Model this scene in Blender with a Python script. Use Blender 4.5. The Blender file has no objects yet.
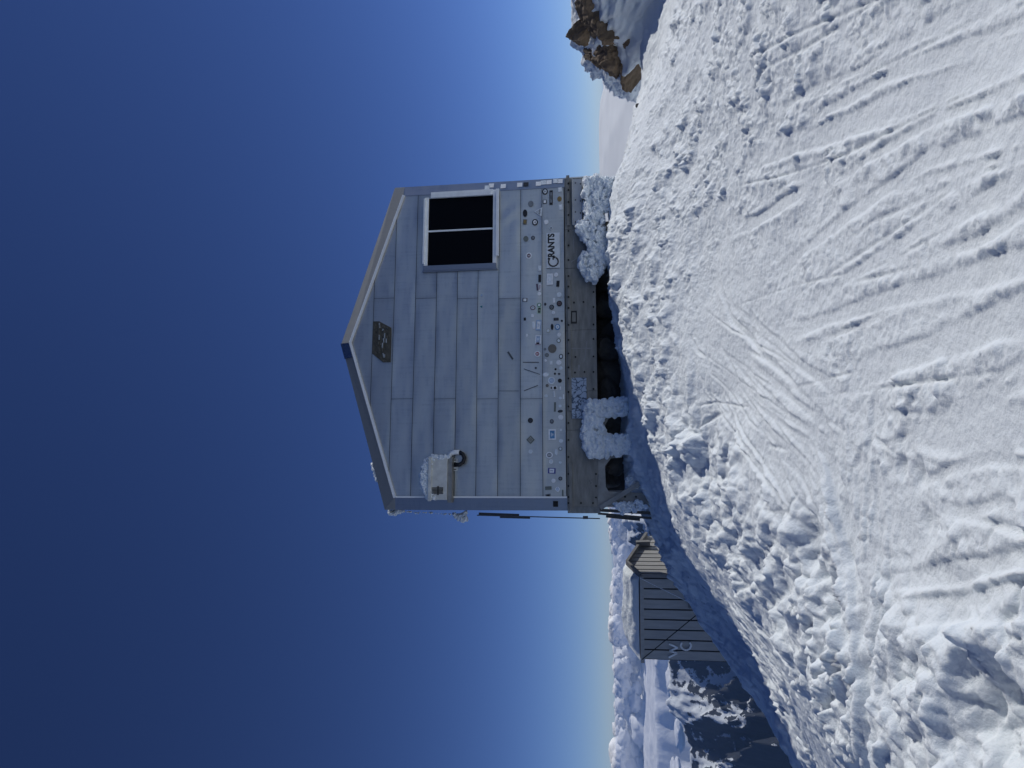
import bpy, bmesh, math, random
import numpy as np
from mathutils import Vector, Matrix

# ------------------------------------------------------------------ camera, sky, sun, exposure
S = bpy.context.scene
COL = S.collection
R = math.radians
F_PX = 720.0
PITCH, ROLL = R(7.777), R(1.115)
EYE = Vector((0, 0, 1.6))
FWD = Vector((0, math.cos(PITCH), math.sin(PITCH)))
RT0, UP0 = Vector((1, 0, 0)), Vector((0, -math.sin(PITCH), math.cos(PITCH)))
RT = RT0 * math.cos(ROLL) - UP0 * math.sin(ROLL)
UP = UP0 * math.cos(ROLL) + RT0 * math.sin(ROLL)

cam_data = bpy.data.cameras.new('camera')
cam = bpy.data.objects.new('camera', cam_data)
COL.objects.link(cam)
# the phone was held sideways: world up points to the left of the picture
M3 = Matrix((-UP, RT, -FWD)).transposed()
cam.matrix_world = Matrix.Translation(EYE) @ M3.to_4x4()
cam_data.sensor_fit = 'HORIZONTAL'
cam_data.sensor_width = 36.0
cam_data.lens = 36.0 * F_PX / 1024
cam_data.clip_start = 0.05
cam_data.clip_end = 400000
S.camera = cam

SUN_AZ, SUN_EL = R(66), R(42)          # azimuth from +Y towards +X
world = bpy.data.worlds.new('World')
S.world = world
world.use_nodes = True
wn = world.node_tree
wn.nodes.clear()
sky = wn.nodes.new('ShaderNodeTexSky')
sky.sky_type = 'NISHITA'
sky.sun_disc = False
sky.sun_elevation = SUN_EL
sky.sun_rotation = SUN_AZ
sky.altitude = 4300
sky.air_density = 1.0
sky.dust_density = 0.0
sky.ozone_density = 1.6
bg = wn.nodes.new('ShaderNodeBackground')
bg.inputs['Strength'].default_value = 0.065
wo = wn.nodes.new('ShaderNodeOutputWorld')
# the deep blue of thin air at 4300 m
gam = wn.nodes.new('ShaderNodeGamma'); gam.inputs[1].default_value = 1.28
tint = wn.nodes.new('ShaderNodeMix'); tint.data_type = 'RGBA'; tint.blend_type = 'MULTIPLY'
tint.inputs[0].default_value = 1.0; tint.inputs[7].default_value = (0.415, 0.458, 0.632, 1)
wn.links.new(sky.outputs[0], gam.inputs[0]); wn.links.new(gam.outputs[0], tint.inputs[6])
wn.links.new(tint.outputs[2], bg.inputs[0])
wn.links.new(bg.outputs[0], wo.inputs[0])

sun_data = bpy.data.lights.new('sun', 'SUN')
sun_data.energy = 2.55
sun_data.angle = R(0.53)
sun_data.color = (1.0, 0.99, 0.955)
sun = bpy.data.objects.new('sun', sun_data)
COL.objects.link(sun)
SUN_DIR = Vector((math.sin(SUN_AZ) * math.cos(SUN_EL), math.cos(SUN_AZ) * math.cos(SUN_EL), math.sin(SUN_EL)))
sun.rotation_euler = SUN_DIR.to_track_quat('Z', 'Y').to_euler()
sun.location = (20, 10, 30)

S.view_settings.view_transform = 'Standard'
S.view_settings.look = 'None'
S.view_settings.gamma = 1.0
S.view_settings.exposure = 0.0
S.cycles.max_bounces = 6
S.cycles.diffuse_bounces = 4
S.cycles.volume_bounces = 1
S.cycles.caustics_reflective = False
S.cycles.caustics_refractive = False

# ------------------------------------------------------------------ helpers
def ray(px, py):
    """direction through pixel (px, py) of the sideways picture"""
    u, v = 768 - py, px
    return FWD + RT * ((u - 384) / F_PX) + UP * ((512 - v) / F_PX)

def at(px, py, Y):
    d = ray(px, py)
    return EYE + d * (Y / d.y)

def mesh_obj(name, verts, faces, mat=None, parent=None, smooth=False, loc=None):
    me = bpy.data.meshes.new(name)
    me.from_pydata([tuple(v) for v in verts], [], [tuple(f) for f in faces])
    me.update()
    o = bpy.data.objects.new(name, me)
    COL.objects.link(o)
    if mat is not None:
        for m in (mat if isinstance(mat, (list, tuple)) else [mat]):
            me.materials.append(m)
    if smooth:
        me.polygons.foreach_set('use_smooth', [True] * len(me.polygons))
    if parent is not None:
        o.parent = parent
    if loc is not None:
        o.location = loc
    return o

def grid_obj(name, X, Y, Z, mat, parent=None, smooth=True):
    """X, Y, Z: 2-D arrays -> quad sheet"""
    h, w = X.shape
    me = bpy.data.meshes.new(name)
    co = np.stack([X, Y, Z], -1).reshape(-1, 3).astype(np.float32)
    idx = np.arange(h * w, dtype=np.int32).reshape(h, w)
    q = np.stack([idx[:-1, :-1], idx[:-1, 1:], idx[1:, 1:], idx[1:, :-1]], -1).reshape(-1, 4)
    me.vertices.add(len(co)); me.vertices.foreach_set('co', co.ravel())
    me.loops.add(q.size); me.loops.foreach_set('vertex_index', q.ravel())
    me.polygons.add(len(q))
    me.polygons.foreach_set('loop_start', np.arange(0, q.size, 4, dtype=np.int32))
    me.polygons.foreach_set('loop_total', np.full(len(q), 4, dtype=np.int32))
    me.update(calc_edges=True)
    me.polygons.foreach_set('use_smooth', np.full(len(q), smooth))
    me.materials.append(mat)
    o = bpy.data.objects.new(name, me)
    COL.objects.link(o)
    if parent is not None:
        o.parent = parent
    return o

def empty(name, loc=(0, 0, 0), rz=0.0):
    o = bpy.data.objects.new(name, None)
    COL.objects.link(o)
    o.location = loc
    o.rotation_euler = (0, 0, rz)
    o.empty_display_size = 0.2
    return o

def tag(o, label=None, cat=None, group=None, kind=None):
    if label: o['label'] = label
    if cat: o['category'] = cat
    if group: o['group'] = group
    if kind: o['kind'] = kind
    return o

class MB:
    """collects simple shapes in one mesh"""
    def __init__(s):
        s.v, s.f, s.m = [], [], []
    def poly(s, pts, mi=0):
        b = len(s.v)
        s.v += [tuple(p) for p in pts]
        s.f.append(tuple(range(b, b + len(pts)))); s.m.append(mi)
    def box(s, a, b, mi=0, bev=0.0):
        x0, y0, z0 = a; x1, y1, z1 = b
        k = len(s.v)
        s.v += [(x0, y0, z0), (x1, y0, z0), (x1, y1, z0), (x0, y1, z0), (x0, y0, z1), (x1, y0, z1), (x1, y1, z1), (x0, y1, z1)]
        for q in ((0, 3, 2, 1), (4, 5, 6, 7), (0, 1, 5, 4), (1, 2, 6, 5), (2, 3, 7, 6), (3, 0, 4, 7)):
            s.f.append(tuple(k + i for i in q)); s.m.append(mi)
    def bar(s, p, q, w, h, mi=0, up=(0, 1, 0)):
        p, q = Vector(p), Vector(q)
        d = (q - p).normalized(); upv = Vector(up)
        a = d.cross(upv).normalized() * w / 2; b = a.cross(d).normalized() * h / 2
        k = len(s.v)
        for c in (p, q):
            s.v += [tuple(c + a + b), tuple(c - a + b), tuple(c - a - b), tuple(c + a - b)]
        for t in ((0, 1, 2, 3), (7, 6, 5, 4), (0, 4, 5, 1), (1, 5, 6, 2), (2, 6, 7, 3), (3, 7, 4, 0)):
            s.f.append(tuple(k + i for i in t)); s.m.append(mi)
    def tube(s, pts, r, n=8, mi=0):
        pts = [Vector(p) for p in pts]
        rings = []
        for i, p in enumerate(pts):
            d = (pts[min(i + 1, len(pts) - 1)] - pts[max(i - 1, 0)]).normalized()
            a = d.cross(Vector((0.13, 0.31, 0.94))).normalized(); b = d.cross(a)
            rr = r[i] if isinstance(r, (list, tuple)) else r
            k = len(s.v)
            s.v += [tuple(p + (a * math.cos(2 * math.pi * j / n) + b * math.sin(2 * math.pi * j / n)) * rr) for j in range(n)]
            rings.append(k)
        for k0, k1 in zip(rings, rings[1:]):
            for j in range(n):
                s.f.append((k0 + j, k0 + (j + 1) % n, k1 + (j + 1) % n, k1 + j)); s.m.append(mi)
        s.f.append(tuple(rings[0] + j for j in range(n))[::-1]); s.m.append(mi)
        s.f.append(tuple(rings[-1] + j for j in range(n))); s.m.append(mi)
    def prism(s, pts, y0, y1, mi=0):
        """outline of (x, z) points extruded from y0 to y1"""
        k, n = len(s.v), len(pts)
        s.v += [(x, y0, z) for x, z in pts] + [(x, y1, z) for x, z in pts]
        s.f.append(tuple(range(k, k + n))); s.m.append(mi)
        s.f.append(tuple(range(k + n, k + 2 * n))[::-1]); s.m.append(mi)
        for i in range(n):
            j = (i + 1) % n
            s.f.append((k + i, k + n + i, k + n + j, k + j)); s.m.append(mi)
    def build(s, name, mats, parent=None, smooth=False, bevel=0.0):
        o = mesh_obj(name, s.v, s.f, mats, parent, smooth)
        o.data.polygons.foreach_set('material_index', s.m)
        bm = bmesh.new(); bm.from_mesh(o.data)
        bmesh.ops.recalc_face_normals(bm, faces=bm.faces)
        bm.to_mesh(o.data); bm.free()
        if bevel:
            md = o.modifiers.new('edge', 'BEVEL'); md.width = bevel; md.segments = 2; md.limit_method = 'ANGLE'
        return o

# ---- numpy noise
def _h(ix, iy, seed):
    ix = ix.astype(np.int64); iy = iy.astype(np.int64)
    n = (ix * 374761393 + iy * 668265263 + seed * 1442695041) & 0x7fffffff
    n = ((n ^ (n >> 13)) * 1274126177) & 0x7fffffff
    return ((n ^ (n >> 16)) & 0xffffff) / float(0xffffff)

def perlin(x, y, seed=0):
    xi, yi = np.floor(x), np.floor(y)
    fx, fy = x - xi, y - yi
    ux, uy = fx * fx * fx * (fx * (fx * 6 - 15) + 10), fy * fy * fy * (fy * (fy * 6 - 15) + 10)
    def g(a, b, dx, dy):
        t = _h(xi + a, yi + b, seed) * 6.2831853
        return np.cos(t) * dx + np.sin(t) * dy
    n00, n10 = g(0, 0, fx, fy), g(1, 0, fx - 1, fy)
    n01, n11 = g(0, 1, fx, fy - 1), g(1, 1, fx - 1, fy - 1)
    return ((n00 * (1 - ux) + n10 * ux) * (1 - uy) + (n01 * (1 - ux) + n11 * ux) * uy) * 1.4

def fbm(x, y, octs=4, seed=0, gain=0.5, lac=2.03):
    a, s = 1.0, 0.0
    for i in range(octs):
        s = s + a * perlin(x, y, seed + i * 17)
        x, y, a = x * lac + 3.1, y * lac - 1.7, a * gain
    return s

def ridged(x, y, octs=5, seed=0, gain=0.5):
    a, s, w = 1.0, 0.0, 1.0
    for i in range(octs):
        n = 1 - np.abs(perlin(x, y, seed + i * 31)); n = n * n * w
        s = s + a * n; w = np.clip(n * 1.6, 0, 1)
        x, y, a = x * 2.07 + 1.3, y * 2.07 + 4.1, a * gain
    return s

def clods(x, y, size, seed=0, keep=0.7):
    """lumps: a random dome per cell, 0..1"""
    x, y = x / size, y / size
    xi, yi = np.floor(x), np.floor(y)
    out = np.zeros_like(x)
    for a in (-1, 0, 1):
        for b in (-1, 0, 1):
            cx, cy = xi + a, yi + b
            jx, jy = _h(cx, cy, seed + 1), _h(cx, cy, seed + 2)
            r = 0.35 + 0.55 * _h(cx, cy, seed + 3)
            hh = (0.35 + 0.65 * _h(cx, cy, seed + 4)) * (_h(cx, cy, seed + 5) < keep)
            an = _h(cx, cy, seed + 6) * 3.14; st = 0.65 + 0.7 * _h(cx, cy, seed + 7)
            dx, dy = x - (cx + jx), y - (cy + jy)
            ex, ey = (dx * np.cos(an) + dy * np.sin(an)) * st, (-dx * np.sin(an) + dy * np.cos(an)) / st
            d2 = (ex * ex + ey * ey) / (r * r)
            out = np.maximum(out, hh * r * np.sqrt(np.clip(1 - d2, 0, 1)))
    return out

def smooth01(t):
    t = np.clip(t, 0, 1)
    return t * t * (3 - 2 * t)

# ------------------------------------------------------------------ materials
def new_mat(name):
    m = bpy.data.materials.new(name)
    m.use_nodes = True
    nt = m.node_tree
    return m, nt, nt.nodes['Principled BSDF']

def N(nt, t, **kw):
    n = nt.nodes.new(t)
    for k, v in kw.items():
        if k in n.inputs: n.inputs[k].default_value = v
        else: setattr(n, k, v)
    return n

def mat_plain(name, col, rough=0.6, metal=0.0, var=0.15, scale=6.0, bump=0.0, bscale=60.0, spec=0.5, stretch=None):
    m, nt, b = new_mat(name)
    tc = N(nt, 'ShaderNodeTexCoord'); mp = N(nt, 'ShaderNodeMapping')
    if stretch: mp.inputs['Scale'].default_value = stretch
    nt.links.new(tc.outputs['Object'], mp.inputs[0])
    no = N(nt, 'ShaderNodeTexNoise', Scale=scale, Detail=6.0, Roughness=0.6)
    nt.links.new(mp.outputs[0], no.inputs['Vector'])
    cr = N(nt, 'ShaderNodeValToRGB')
    cr.color_ramp.elements[0].position = 0.3; cr.color_ramp.elements[1].position = 0.7
    cr.color_ramp.elements[0].color = tuple(c * (1 - var) for c in col) + (1,)
    cr.color_ramp.elements[1].color = tuple(min(1, c * (1 + var)) for c in col) + (1,)
    nt.links.new(no.outputs[0], cr.inputs[0]); nt.links.new(cr.outputs[0], b.inputs['Base Color'])
    b.inputs['Roughness'].default_value = rough; b.inputs['Metallic'].default_value = metal
    b.inputs['Specular IOR Level'].default_value = spec
    if bump:
        n2 = N(nt, 'ShaderNodeTexNoise', Scale=bscale, Detail=5.0)
        nt.links.new(mp.outputs[0], n2.inputs['Vector'])
        bp = N(nt, 'ShaderNodeBump', Strength=bump, Distance=0.02)
        nt.links.new(n2.outputs[0], bp.inputs['Height']); nt.links.new(bp.outputs[0], b.inputs['Normal'])
    return m

def mat_snow(name, col=(0.83, 0.875, 0.895), grain=0.75, sc=90.0, dist=0.006, sss=0.022):
    m, nt, b = new_mat(name)
    tc = N(nt, 'ShaderNodeTexCoord')
    n1 = N(nt, 'ShaderNodeTexNoise', Scale=sc, Detail=6.0, Roughness=0.7)
    n2 = N(nt, 'ShaderNodeTexNoise', Scale=sc * 0.17, Detail=5.0, Roughness=0.6)
    nt.links.new(tc.outputs['Object'], n1.inputs['Vector']); nt.links.new(tc.outputs['Object'], n2.inputs['Vector'])
    b1 = N(nt, 'ShaderNodeBump', Strength=grain, Distance=dist)
    b2 = N(nt, 'ShaderNodeBump', Strength=grain, Distance=dist * 5)
    nt.links.new(n1.outputs[0], b1.inputs['Height']); nt.links.new(n2.outputs[0], b2.inputs['Height'])
    nt.links.new(b2.outputs[0], b1.inputs['Normal']); nt.links.new(b1.outputs[0], b.inputs['Normal'])
    b.inputs['Base Color'].default_value = (*col, 1)
    b.inputs['Roughness'].default_value = 0.55
    if sss:
        b.inputs['Subsurface Weight'].default_value = 0.85; b.inputs['Subsurface Scale'].default_value = sss; b.inputs['Subsurface Radius'].default_value = (1.0, 1.0, 1.0)
    b.inputs['Specular IOR Level'].default_value = 0.25
    return m

SNOW = mat_snow('snow')
# ------------------------------------------------------------------ snow ground
# (picture x, picture y, distance) of spots on the broad snow surface
CTRL = [(1024,384,2.9),(1024,100,3.0),(1024,0,3.1),(1024,660,2.85),(1024,768,2.85),(930,384,3.75),(930,60,3.9),(930,560,3.65),
 (850,384,4.75),(850,60,4.9),(850,560,4.6),(880,700,4.1),(870,768,4.3),(750,384,6.9),(750,100,6.9),(740,0,7.0),(760,520,6.4),
 (690,384,8.7),(690,100,9.2),(690,0,9.6),(700,250,8.7),(645,384,10.4),(640,300,10.4),(630,250,10.8),(632,384,11.0),(624,320,11.2),(616,270,11.4),
 (614,215,11.7),(614,182,12.1),(625,160,12.3),(637,105,12.8),(650,80,12.6),(662,20,12.2),(640,20,14.0),
 (700,450,8.6),(676,480,9.3),(690,520,8.9),(718,572,8.6),(745,613,8.1),(775,650,7.6),(800,690,7.0),(852,768,5.9),
 (640,420,11.0),(662,460,10.3),(627,430,11.9),(630,470,11.9),(645,503,11.8),(628,400,12.0),(690,560,10.4),(686,590,12.3),(706,620,11.6),(715,600,10.9),(750,652,9.9),(790,712,8.9),(826,768,8.0),
 (732,662,11.0),(763,705,10.3),(801,767,9.4),(800,600,5.7),(760,570,6.9),
 (618,450,12.9)]
CP = [at(*c) for c in CTRL] + [Vector(p) for p in ((0,0,0),(3,-2,0.1),(-3,-2,-0.1),(-3,1,-0.1),(3.5,1,0.1),(0,-6,-0.3),(8,4,0.3),(-6,3,-1.6),(-7,7,-3.0),
     (0,14.5,1.0),(2.6,15,1.0),(-1.5,15,0.6),(3,18,0.3),(6,16,-0.6),(9,12,-0.2),(10,8,0.1))]
cx = np.array([p.x for p in CP]); cy = np.array([p.y for p in CP]); cz = np.array([p.z for p in CP])
def _tps(r2):
    return 0.5 * r2 * np.log(r2 + 1e-9)
n_ = len(cx)
A_ = np.zeros((n_ + 3, n_ + 3))
A_[:n_, :n_] = _tps((cx[:, None] - cx) ** 2 + (cy[:, None] - cy) ** 2) + np.eye(n_) * 0.02
A_[:n_, n_:] = np.stack([np.ones(n_), cx, cy], 1); A_[n_:, :n_] = A_[:n_, n_:].T
W_ = np.linalg.solve(A_, np.concatenate([cz, np.zeros(3)]))

def macro(x, y):
    xx, yy = np.clip(x, -9, 11), np.clip(y, -6, 19)
    z = W_[n_] + W_[n_ + 1] * xx + W_[n_ + 2] * yy
    for i in range(n_):
        z = z + W_[i] * _tps((xx - cx[i]) ** 2 + (yy - cy[i]) ** 2)
    # the slope breaks off to the left, behind and to the right
    xl = np.interp(y, [-6, 4, 8, 9.4, 10.3, 11, 12.5, 14, 18], [-7.5, -6.5, -5.8, -5.15, -4.75, -4.4, -3.75, -3.4, -3.0])
    over = np.clip(xl - x, 0, None)
    z = z - 1.15 * over
    yb = np.interp(x, [-4, 2.5, 4, 5, 12], [16, 17.2, 14.5, 14.0, 15.5])
    z = z - 0.6 * np.clip(y - yb, 0, None)
    z = z - 0.25 * np.clip(x - 11, 0, None) - 0.2 * np.clip(-6 - y, 0, None)
    return z

# ---- ski tracks and steps pressed in the snow: (picture polyline, half width m, depth m, rim m)
TR = [([(1024,48),(930,92),(840,128),(775,150),(735,180)], .13, .030, .012),
 ([(1024,22),(900,70),(830,110),(760,170)], .05, .018, .010),
 ([(824,178),(790,200),(760,220),(728,232)], .07, .022, .006),
 ([(1024,130),(930,160),(850,215),(790,262),(740,300)], .06, .020, .012),
 ([(1024,88),(940,118),(870,160),(800,205)], .035, .014, .008),
 ([(1024,262),(885,300),(802,328),(775,333)], .07, .025, .020),
 ([(1024,312),(940,344),(865,372),(835,420)], .13, .045, .022),
 ([(1024,428),(940,430),(862,428)], .15, .050, .030),
 ([(712,266),(735,320),(767,357),(803,378)], .05, .030, .014),
 ([(746,300),(761,331),(785,350)], .03, .014, .006),
 ([(818,360),(830,458),(838,510),(850,590),(866,660),(876,768)], .045, .045, .012),
 ([(800,420),(828,500),(846,580),(858,650),(868,700)], .03, .030, .010),
 ([(862,400),(872,470),(880,540),(884,620),(880,700),(880,768)], .05, .050, .018),
 ([(840,430),(856,520),(868,600),(874,690)], .05, .035, .012),
 ([(895,480),(893,560),(893,641),(884,720)], .03, .030, .016),
 ([(770,440),(800,475),(822,520),(840,560)], .035, .030, .012),
 ([(1024,462),(990,458),(950,470),(916,487),(890,492)], .03, .030, .018),
 ([(921,500),(968,513),(994,507),(1024,492)], .035, .035, .020),
 ([(1024,530),(985,520),(930,505)], .02, .015, .008),
 ([(688,429),(704,434),(709,422),(717,416),(741,409)], .025, .030, .018),
 ([(695,408),(715,402),(745,407),(765,405)], .014, .018, .010),
 ([(763,444),(794,452)], .020, .03, .014),
 ([(690,330),(700,352),(712,360)], .02, .02, .01),
 ([(736,345),(765,358),(790,378),(812,398)], .022, .02, .012),
 ([(716,300),(722,345),(745,392),(790,440)], .018, .010, .006),
 ([(700,320),(715,375),(750,420),(800,460)], .016, .010, .006),
 ([(690,345),(712,395),(745,440)], .014, .008, .005),
 ([(1024,560),(960,572),(905,580),(880,590)], .06, .04, .03),
 ([(1024,600),(950,610),(900,620)], .10, .03, .02),
 ([(700,560),(735,600),(790,680),(830,755)], .05, .020, .012),
 ([(695,585),(725,620),(775,700),(810,750)], .04, .020, .010),
 ([(712,580),(750,625),(800,700)], .03, .015, .008),
 ([(1024,180),(960,215),(925,245)], .06, .05, .02),
 ([(1024,215),(985,240),(950,250),(930,250)], .035, .03, .015),
 ([(905,455),(880,440),(872,425)], .02, .02, .01),
 ([(878,380),(876,430),(868,490)], .05, .03, .015)]
TR += [([(805,395),(828,450),(848,530),(864,620),(874,700),(880,768)], .17, .15, .03), ([(800,470),(822,520),(842,590),(856,660),(864,768)], .05, .06, .02)]
_r = random.Random(12)
for _k in range(24):                       # faint ski lines sweeping across the right of the slope
    y0 = _r.uniform(-60, 400); x1 = _r.uniform(700, 860); sl = _r.uniform(.12, .72); x0 = 1024 if _r.random() < .6 else _r.uniform(880, 1000); bow = _r.uniform(-14, 14)
    TR.append(([(x0, y0), (x0 * .66 + x1 * .34, y0 + (x0 - x1) * .34 * sl + bow * .8), (x0 * .33 + x1 * .67, y0 + (x0 - x1) * .67 * sl + bow), (x1, y0 + (x0 - x1) * sl)], _r.choice([.010, .014, .02, .03, .05]), _r.uniform(.003, .008), _r.uniform(.002, .006)))
for _k in range(22):                       # lines fanning over the packed middle
    y0 = _r.uniform(290, 400); x0 = _r.uniform(680, 740); x1 = _r.uniform(800, 870); y1 = y0 + _r.uniform(70, 190)
    TR.append(([(x0, y0), (x0 * .6 + x1 * .4, y0 * .66 + y1 * .34 + 6), (x0 * .25 + x1 * .75, y0 * .3 + y1 * .7 + 4), (x1, y1)], _r.choice([.010, .014, .02, .035]), _r.uniform(.006, .014), _r.uniform(.003, .009)))
for _k in range(20):                       # the track bundle running down to the left
    x0 = _r.uniform(800, 890); y0 = _r.uniform(380, 520); x1 = _r.uniform(850, 886)
    TR.append(([(x0, y0), (x0 * .6 + x1 * .4, y0 + 80), (x0 * .25 + x1 * .75, y0 + 170), (x1, 768 if _r.random() < .5 else _r.uniform(680, 760))], _r.choice([.012, .02, .035]), _r.uniform(.010, .026), _r.uniform(.004, .012)))
for _k in range(16):
    x0 = _r.uniform(680, 720); y0 = _r.uniform(560, 600); t = _r.uniform(0, 1)
    TR.append(([(x0, y0), (x0 + 45, y0 + 50), (x0 + 95, y0 + 115), (x0 + 130, 768)], _r.choice([.02, .03, .05]), _r.uniform(.008, .02), _r.uniform(.003, .010)))
# ---- broken, lumpy snow: (picture x, y, distance, radius m, amount of big lumps, of small lumps)
LUMP = [(625,250,11,1.1,.30,1.0),(640,330,10.6,1.0,.40,1.0),(660,400,9.8,.9,.45,1.0),(690,440,8.8,.8,.7,1.0),(720,480,7.9,.8,1.0,.9),(740,530,7.2,.8,1.0,.8),
 (760,480,6.8,.7,1.0,.7),(790,530,6.0,.7,1.0,.7),(800,600,5.6,.7,1.0,.8),(780,640,6.4,.6,.8,.9),(830,640,5.0,.5,.7,.9),(740,590,7.4,.5,.6,1.0),
 (830,700,5.2,.5,.6,1.0),(920,620,3.7,.35,.8,.7),(960,640,3.3,.4,1.2,.8),(930,700,3.5,.45,1.3,.8),(1000,680,2.9,.4,1.2,.7),(980,740,2.9,.5,1.4,.8),(910,750,3.6,.4,1.2,.8),
 (950,570,3.4,.22,.5,.8),(990,600,3.1,.3,.5,.8),
 (720,60,7.6,1.6,.10,.9),(700,150,8.6,1.6,.08,.9),(680,220,9.3,1.2,.10,.9),(760,60,6.4,1.2,.10,.9),(690,20,9.5,1.5,.10,.9),
 (800,250,5.6,.7,.05,.45),(880,240,4.3,.6,.05,.5),(960,180,3.5,.6,.06,.45),(940,340,3.6,.35,.10,.7),(960,380,3.4,.25,.12,.7),(1000,350,3.1,.3,.05,.5),
 (900,380,4.0,.3,.05,.6),(820,290,5.2,.5,.03,.5),(880,460,4.3,.16,.25,.7),(795,415,5.8,.12,.15,.8),(910,100,4.1,.6,.04,.5),(840,100,5,.9,.05,.6),
 (850,30,4.8,.8,.06,.7),(640,440,11.4,.8,.25,.8),(650,480,11.6,.8,.3,.8),(640,505,11.7,.5,.3,.8),(735,670,10.8,.4,.25,.6),(790,725,9.7,.5,.25,.6),(700,610,12,.4,.2,.6),(672,560,12.2,.8,.55,.9),(715,625,11.0,.6,.45,.8),(745,660,10.3,.6,.45,.8),(770,700,9.6,.6,.45,.8),(800,750,9.0,.6,.4,.8),(665,520,11.4,.7,.5,.9)]
DIPS = [(832,585,5.0,.24,.13),(818,540,5.3,.22,.10),(846,625,4.8,.16,.11),(872,690,4.2,.12,.10),(922,474,3.8,.07,.03),(895,466,4.0,.06,.03),(975,722,3.0,.20,.16),(1010,735,2.8,.13,.14),(905,660,3.7,.10,.08),  # the two hollows in the near left corner are invented to catch shade
 (740,495,7.3,.22,.12),(735,540,7.4,.22,.14),(775,590,6.4,.25,.14),(925,520,3.7,.05,.03)]

def detail(x, y):
    big = np.full_like(x, 0.02); small = np.full_like(x, 0.46)
    for px, py, Y, r, a, b in LUMP:
        p = at(px, py, Y)
        rr = r * 1.25
        w = np.exp(-((x - p.x) ** 2 + ((y - p.y) * 0.8) ** 2) / (rr * rr))
        big = np.maximum(big, a * w); small = np.maximum(small, b * w)
    for px, py, Y, r in ((745, 360, 7.1, 1.0), (780, 410, 6.1, .8), (715, 330, 8.1, .8), (800, 450, 5.6, .5), (985, 430, 3.2, .3), (940, 300, 3.6, .3), (900, 520, 3.9, .3), (960, 590, 3.3, .22)):
        p = at(px, py, Y); q = np.exp(-((x - p.x) ** 2 + ((y - p.y) * .8) ** 2) / (r * r)); small = small * (1 - .9 * q); big = big * (1 - .9 * q)
    edge = 0.55 + 0.9 * smooth01(fbm(x * 2.3, y * 2.3, 3, 77) + 0.5)
    big = big * edge; small = np.clip(small * edge, 0, 1.1)
    wx = x + 0.05 * fbm(x * 5, y * 5, 3, 11) + .008 * fbm(x * 31, y * 31, 2, 18); wy = y + 0.05 * fbm(x * 5, y * 5, 3, 12) + .008 * fbm(x * 31, y * 31, 2, 19)
    z = (.014 + .016 * smooth01((y - 3.5) / 3)) * fbm(x * 0.8, y * 0.8, 4, 5) + 0.006 * fbm(x * 4, y * 4, 4, 6)
    nr = 1 - smooth01((y - 4) / 2)
    lum = nr * (.26 * clods(wx, wy, .095, 37, .7) + .20 * clods(wx, wy, .15, 38, .6)) + (0.50 - .22 * nr) * clods(wx, wy, 0.42, 21, .7) + 0.30 * clods(wx + 3.3, wy + 1.2, 0.21, 33, .8) + .05 * clods(wx, wy, .08, 35, .7) + 0.03 * fbm(x * 9, y * 9, 4, 8)
    z = z + np.minimum(big, .8) * lum * (.30 + .16 * smooth01((y - 3.8) / 2))
    patch = smooth01(fbm(x * 1.5, y * 1.5, 4, 88) * 1.3 + .55)
    p2 = smooth01(fbm(x * 4.1 + 9, y * 4.1, 3, 89) * 1.6 + .5)
    # the wind grain runs across the slope
    rx, ry = (x * 0.94 + y * 0.35), (y * 0.94 - x * 0.35)
    s = 0.040 * clods(wx, wy, 0.13, 41, .5) + 0.040 * clods(wx + .7, wy, 0.075, 53, .8) + .030 * clods(wx + .2, wy, .042, 54, .85) + 0.016 * np.abs(fbm(x * 16, y * 16, 4, 9)) + 0.045 * clods(wx, wy, 0.2, 81, .2)
    gr = 0.011 * fbm(rx * 3.0, ry * 15, 4, 14) + .006 * fbm(rx * 9, ry * 30, 3, 16)
    det = small * s * (.45 + .7 * patch) * (.5 + .6 * p2) * .95 + (0.3 + small * .8) * gr
    fine = 0.0026 * fbm(x * 38, y * 38, 3, 15) + .0035 * fbm(x * 14, y * 14, 2, 25)
    return z, det, fine

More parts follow.
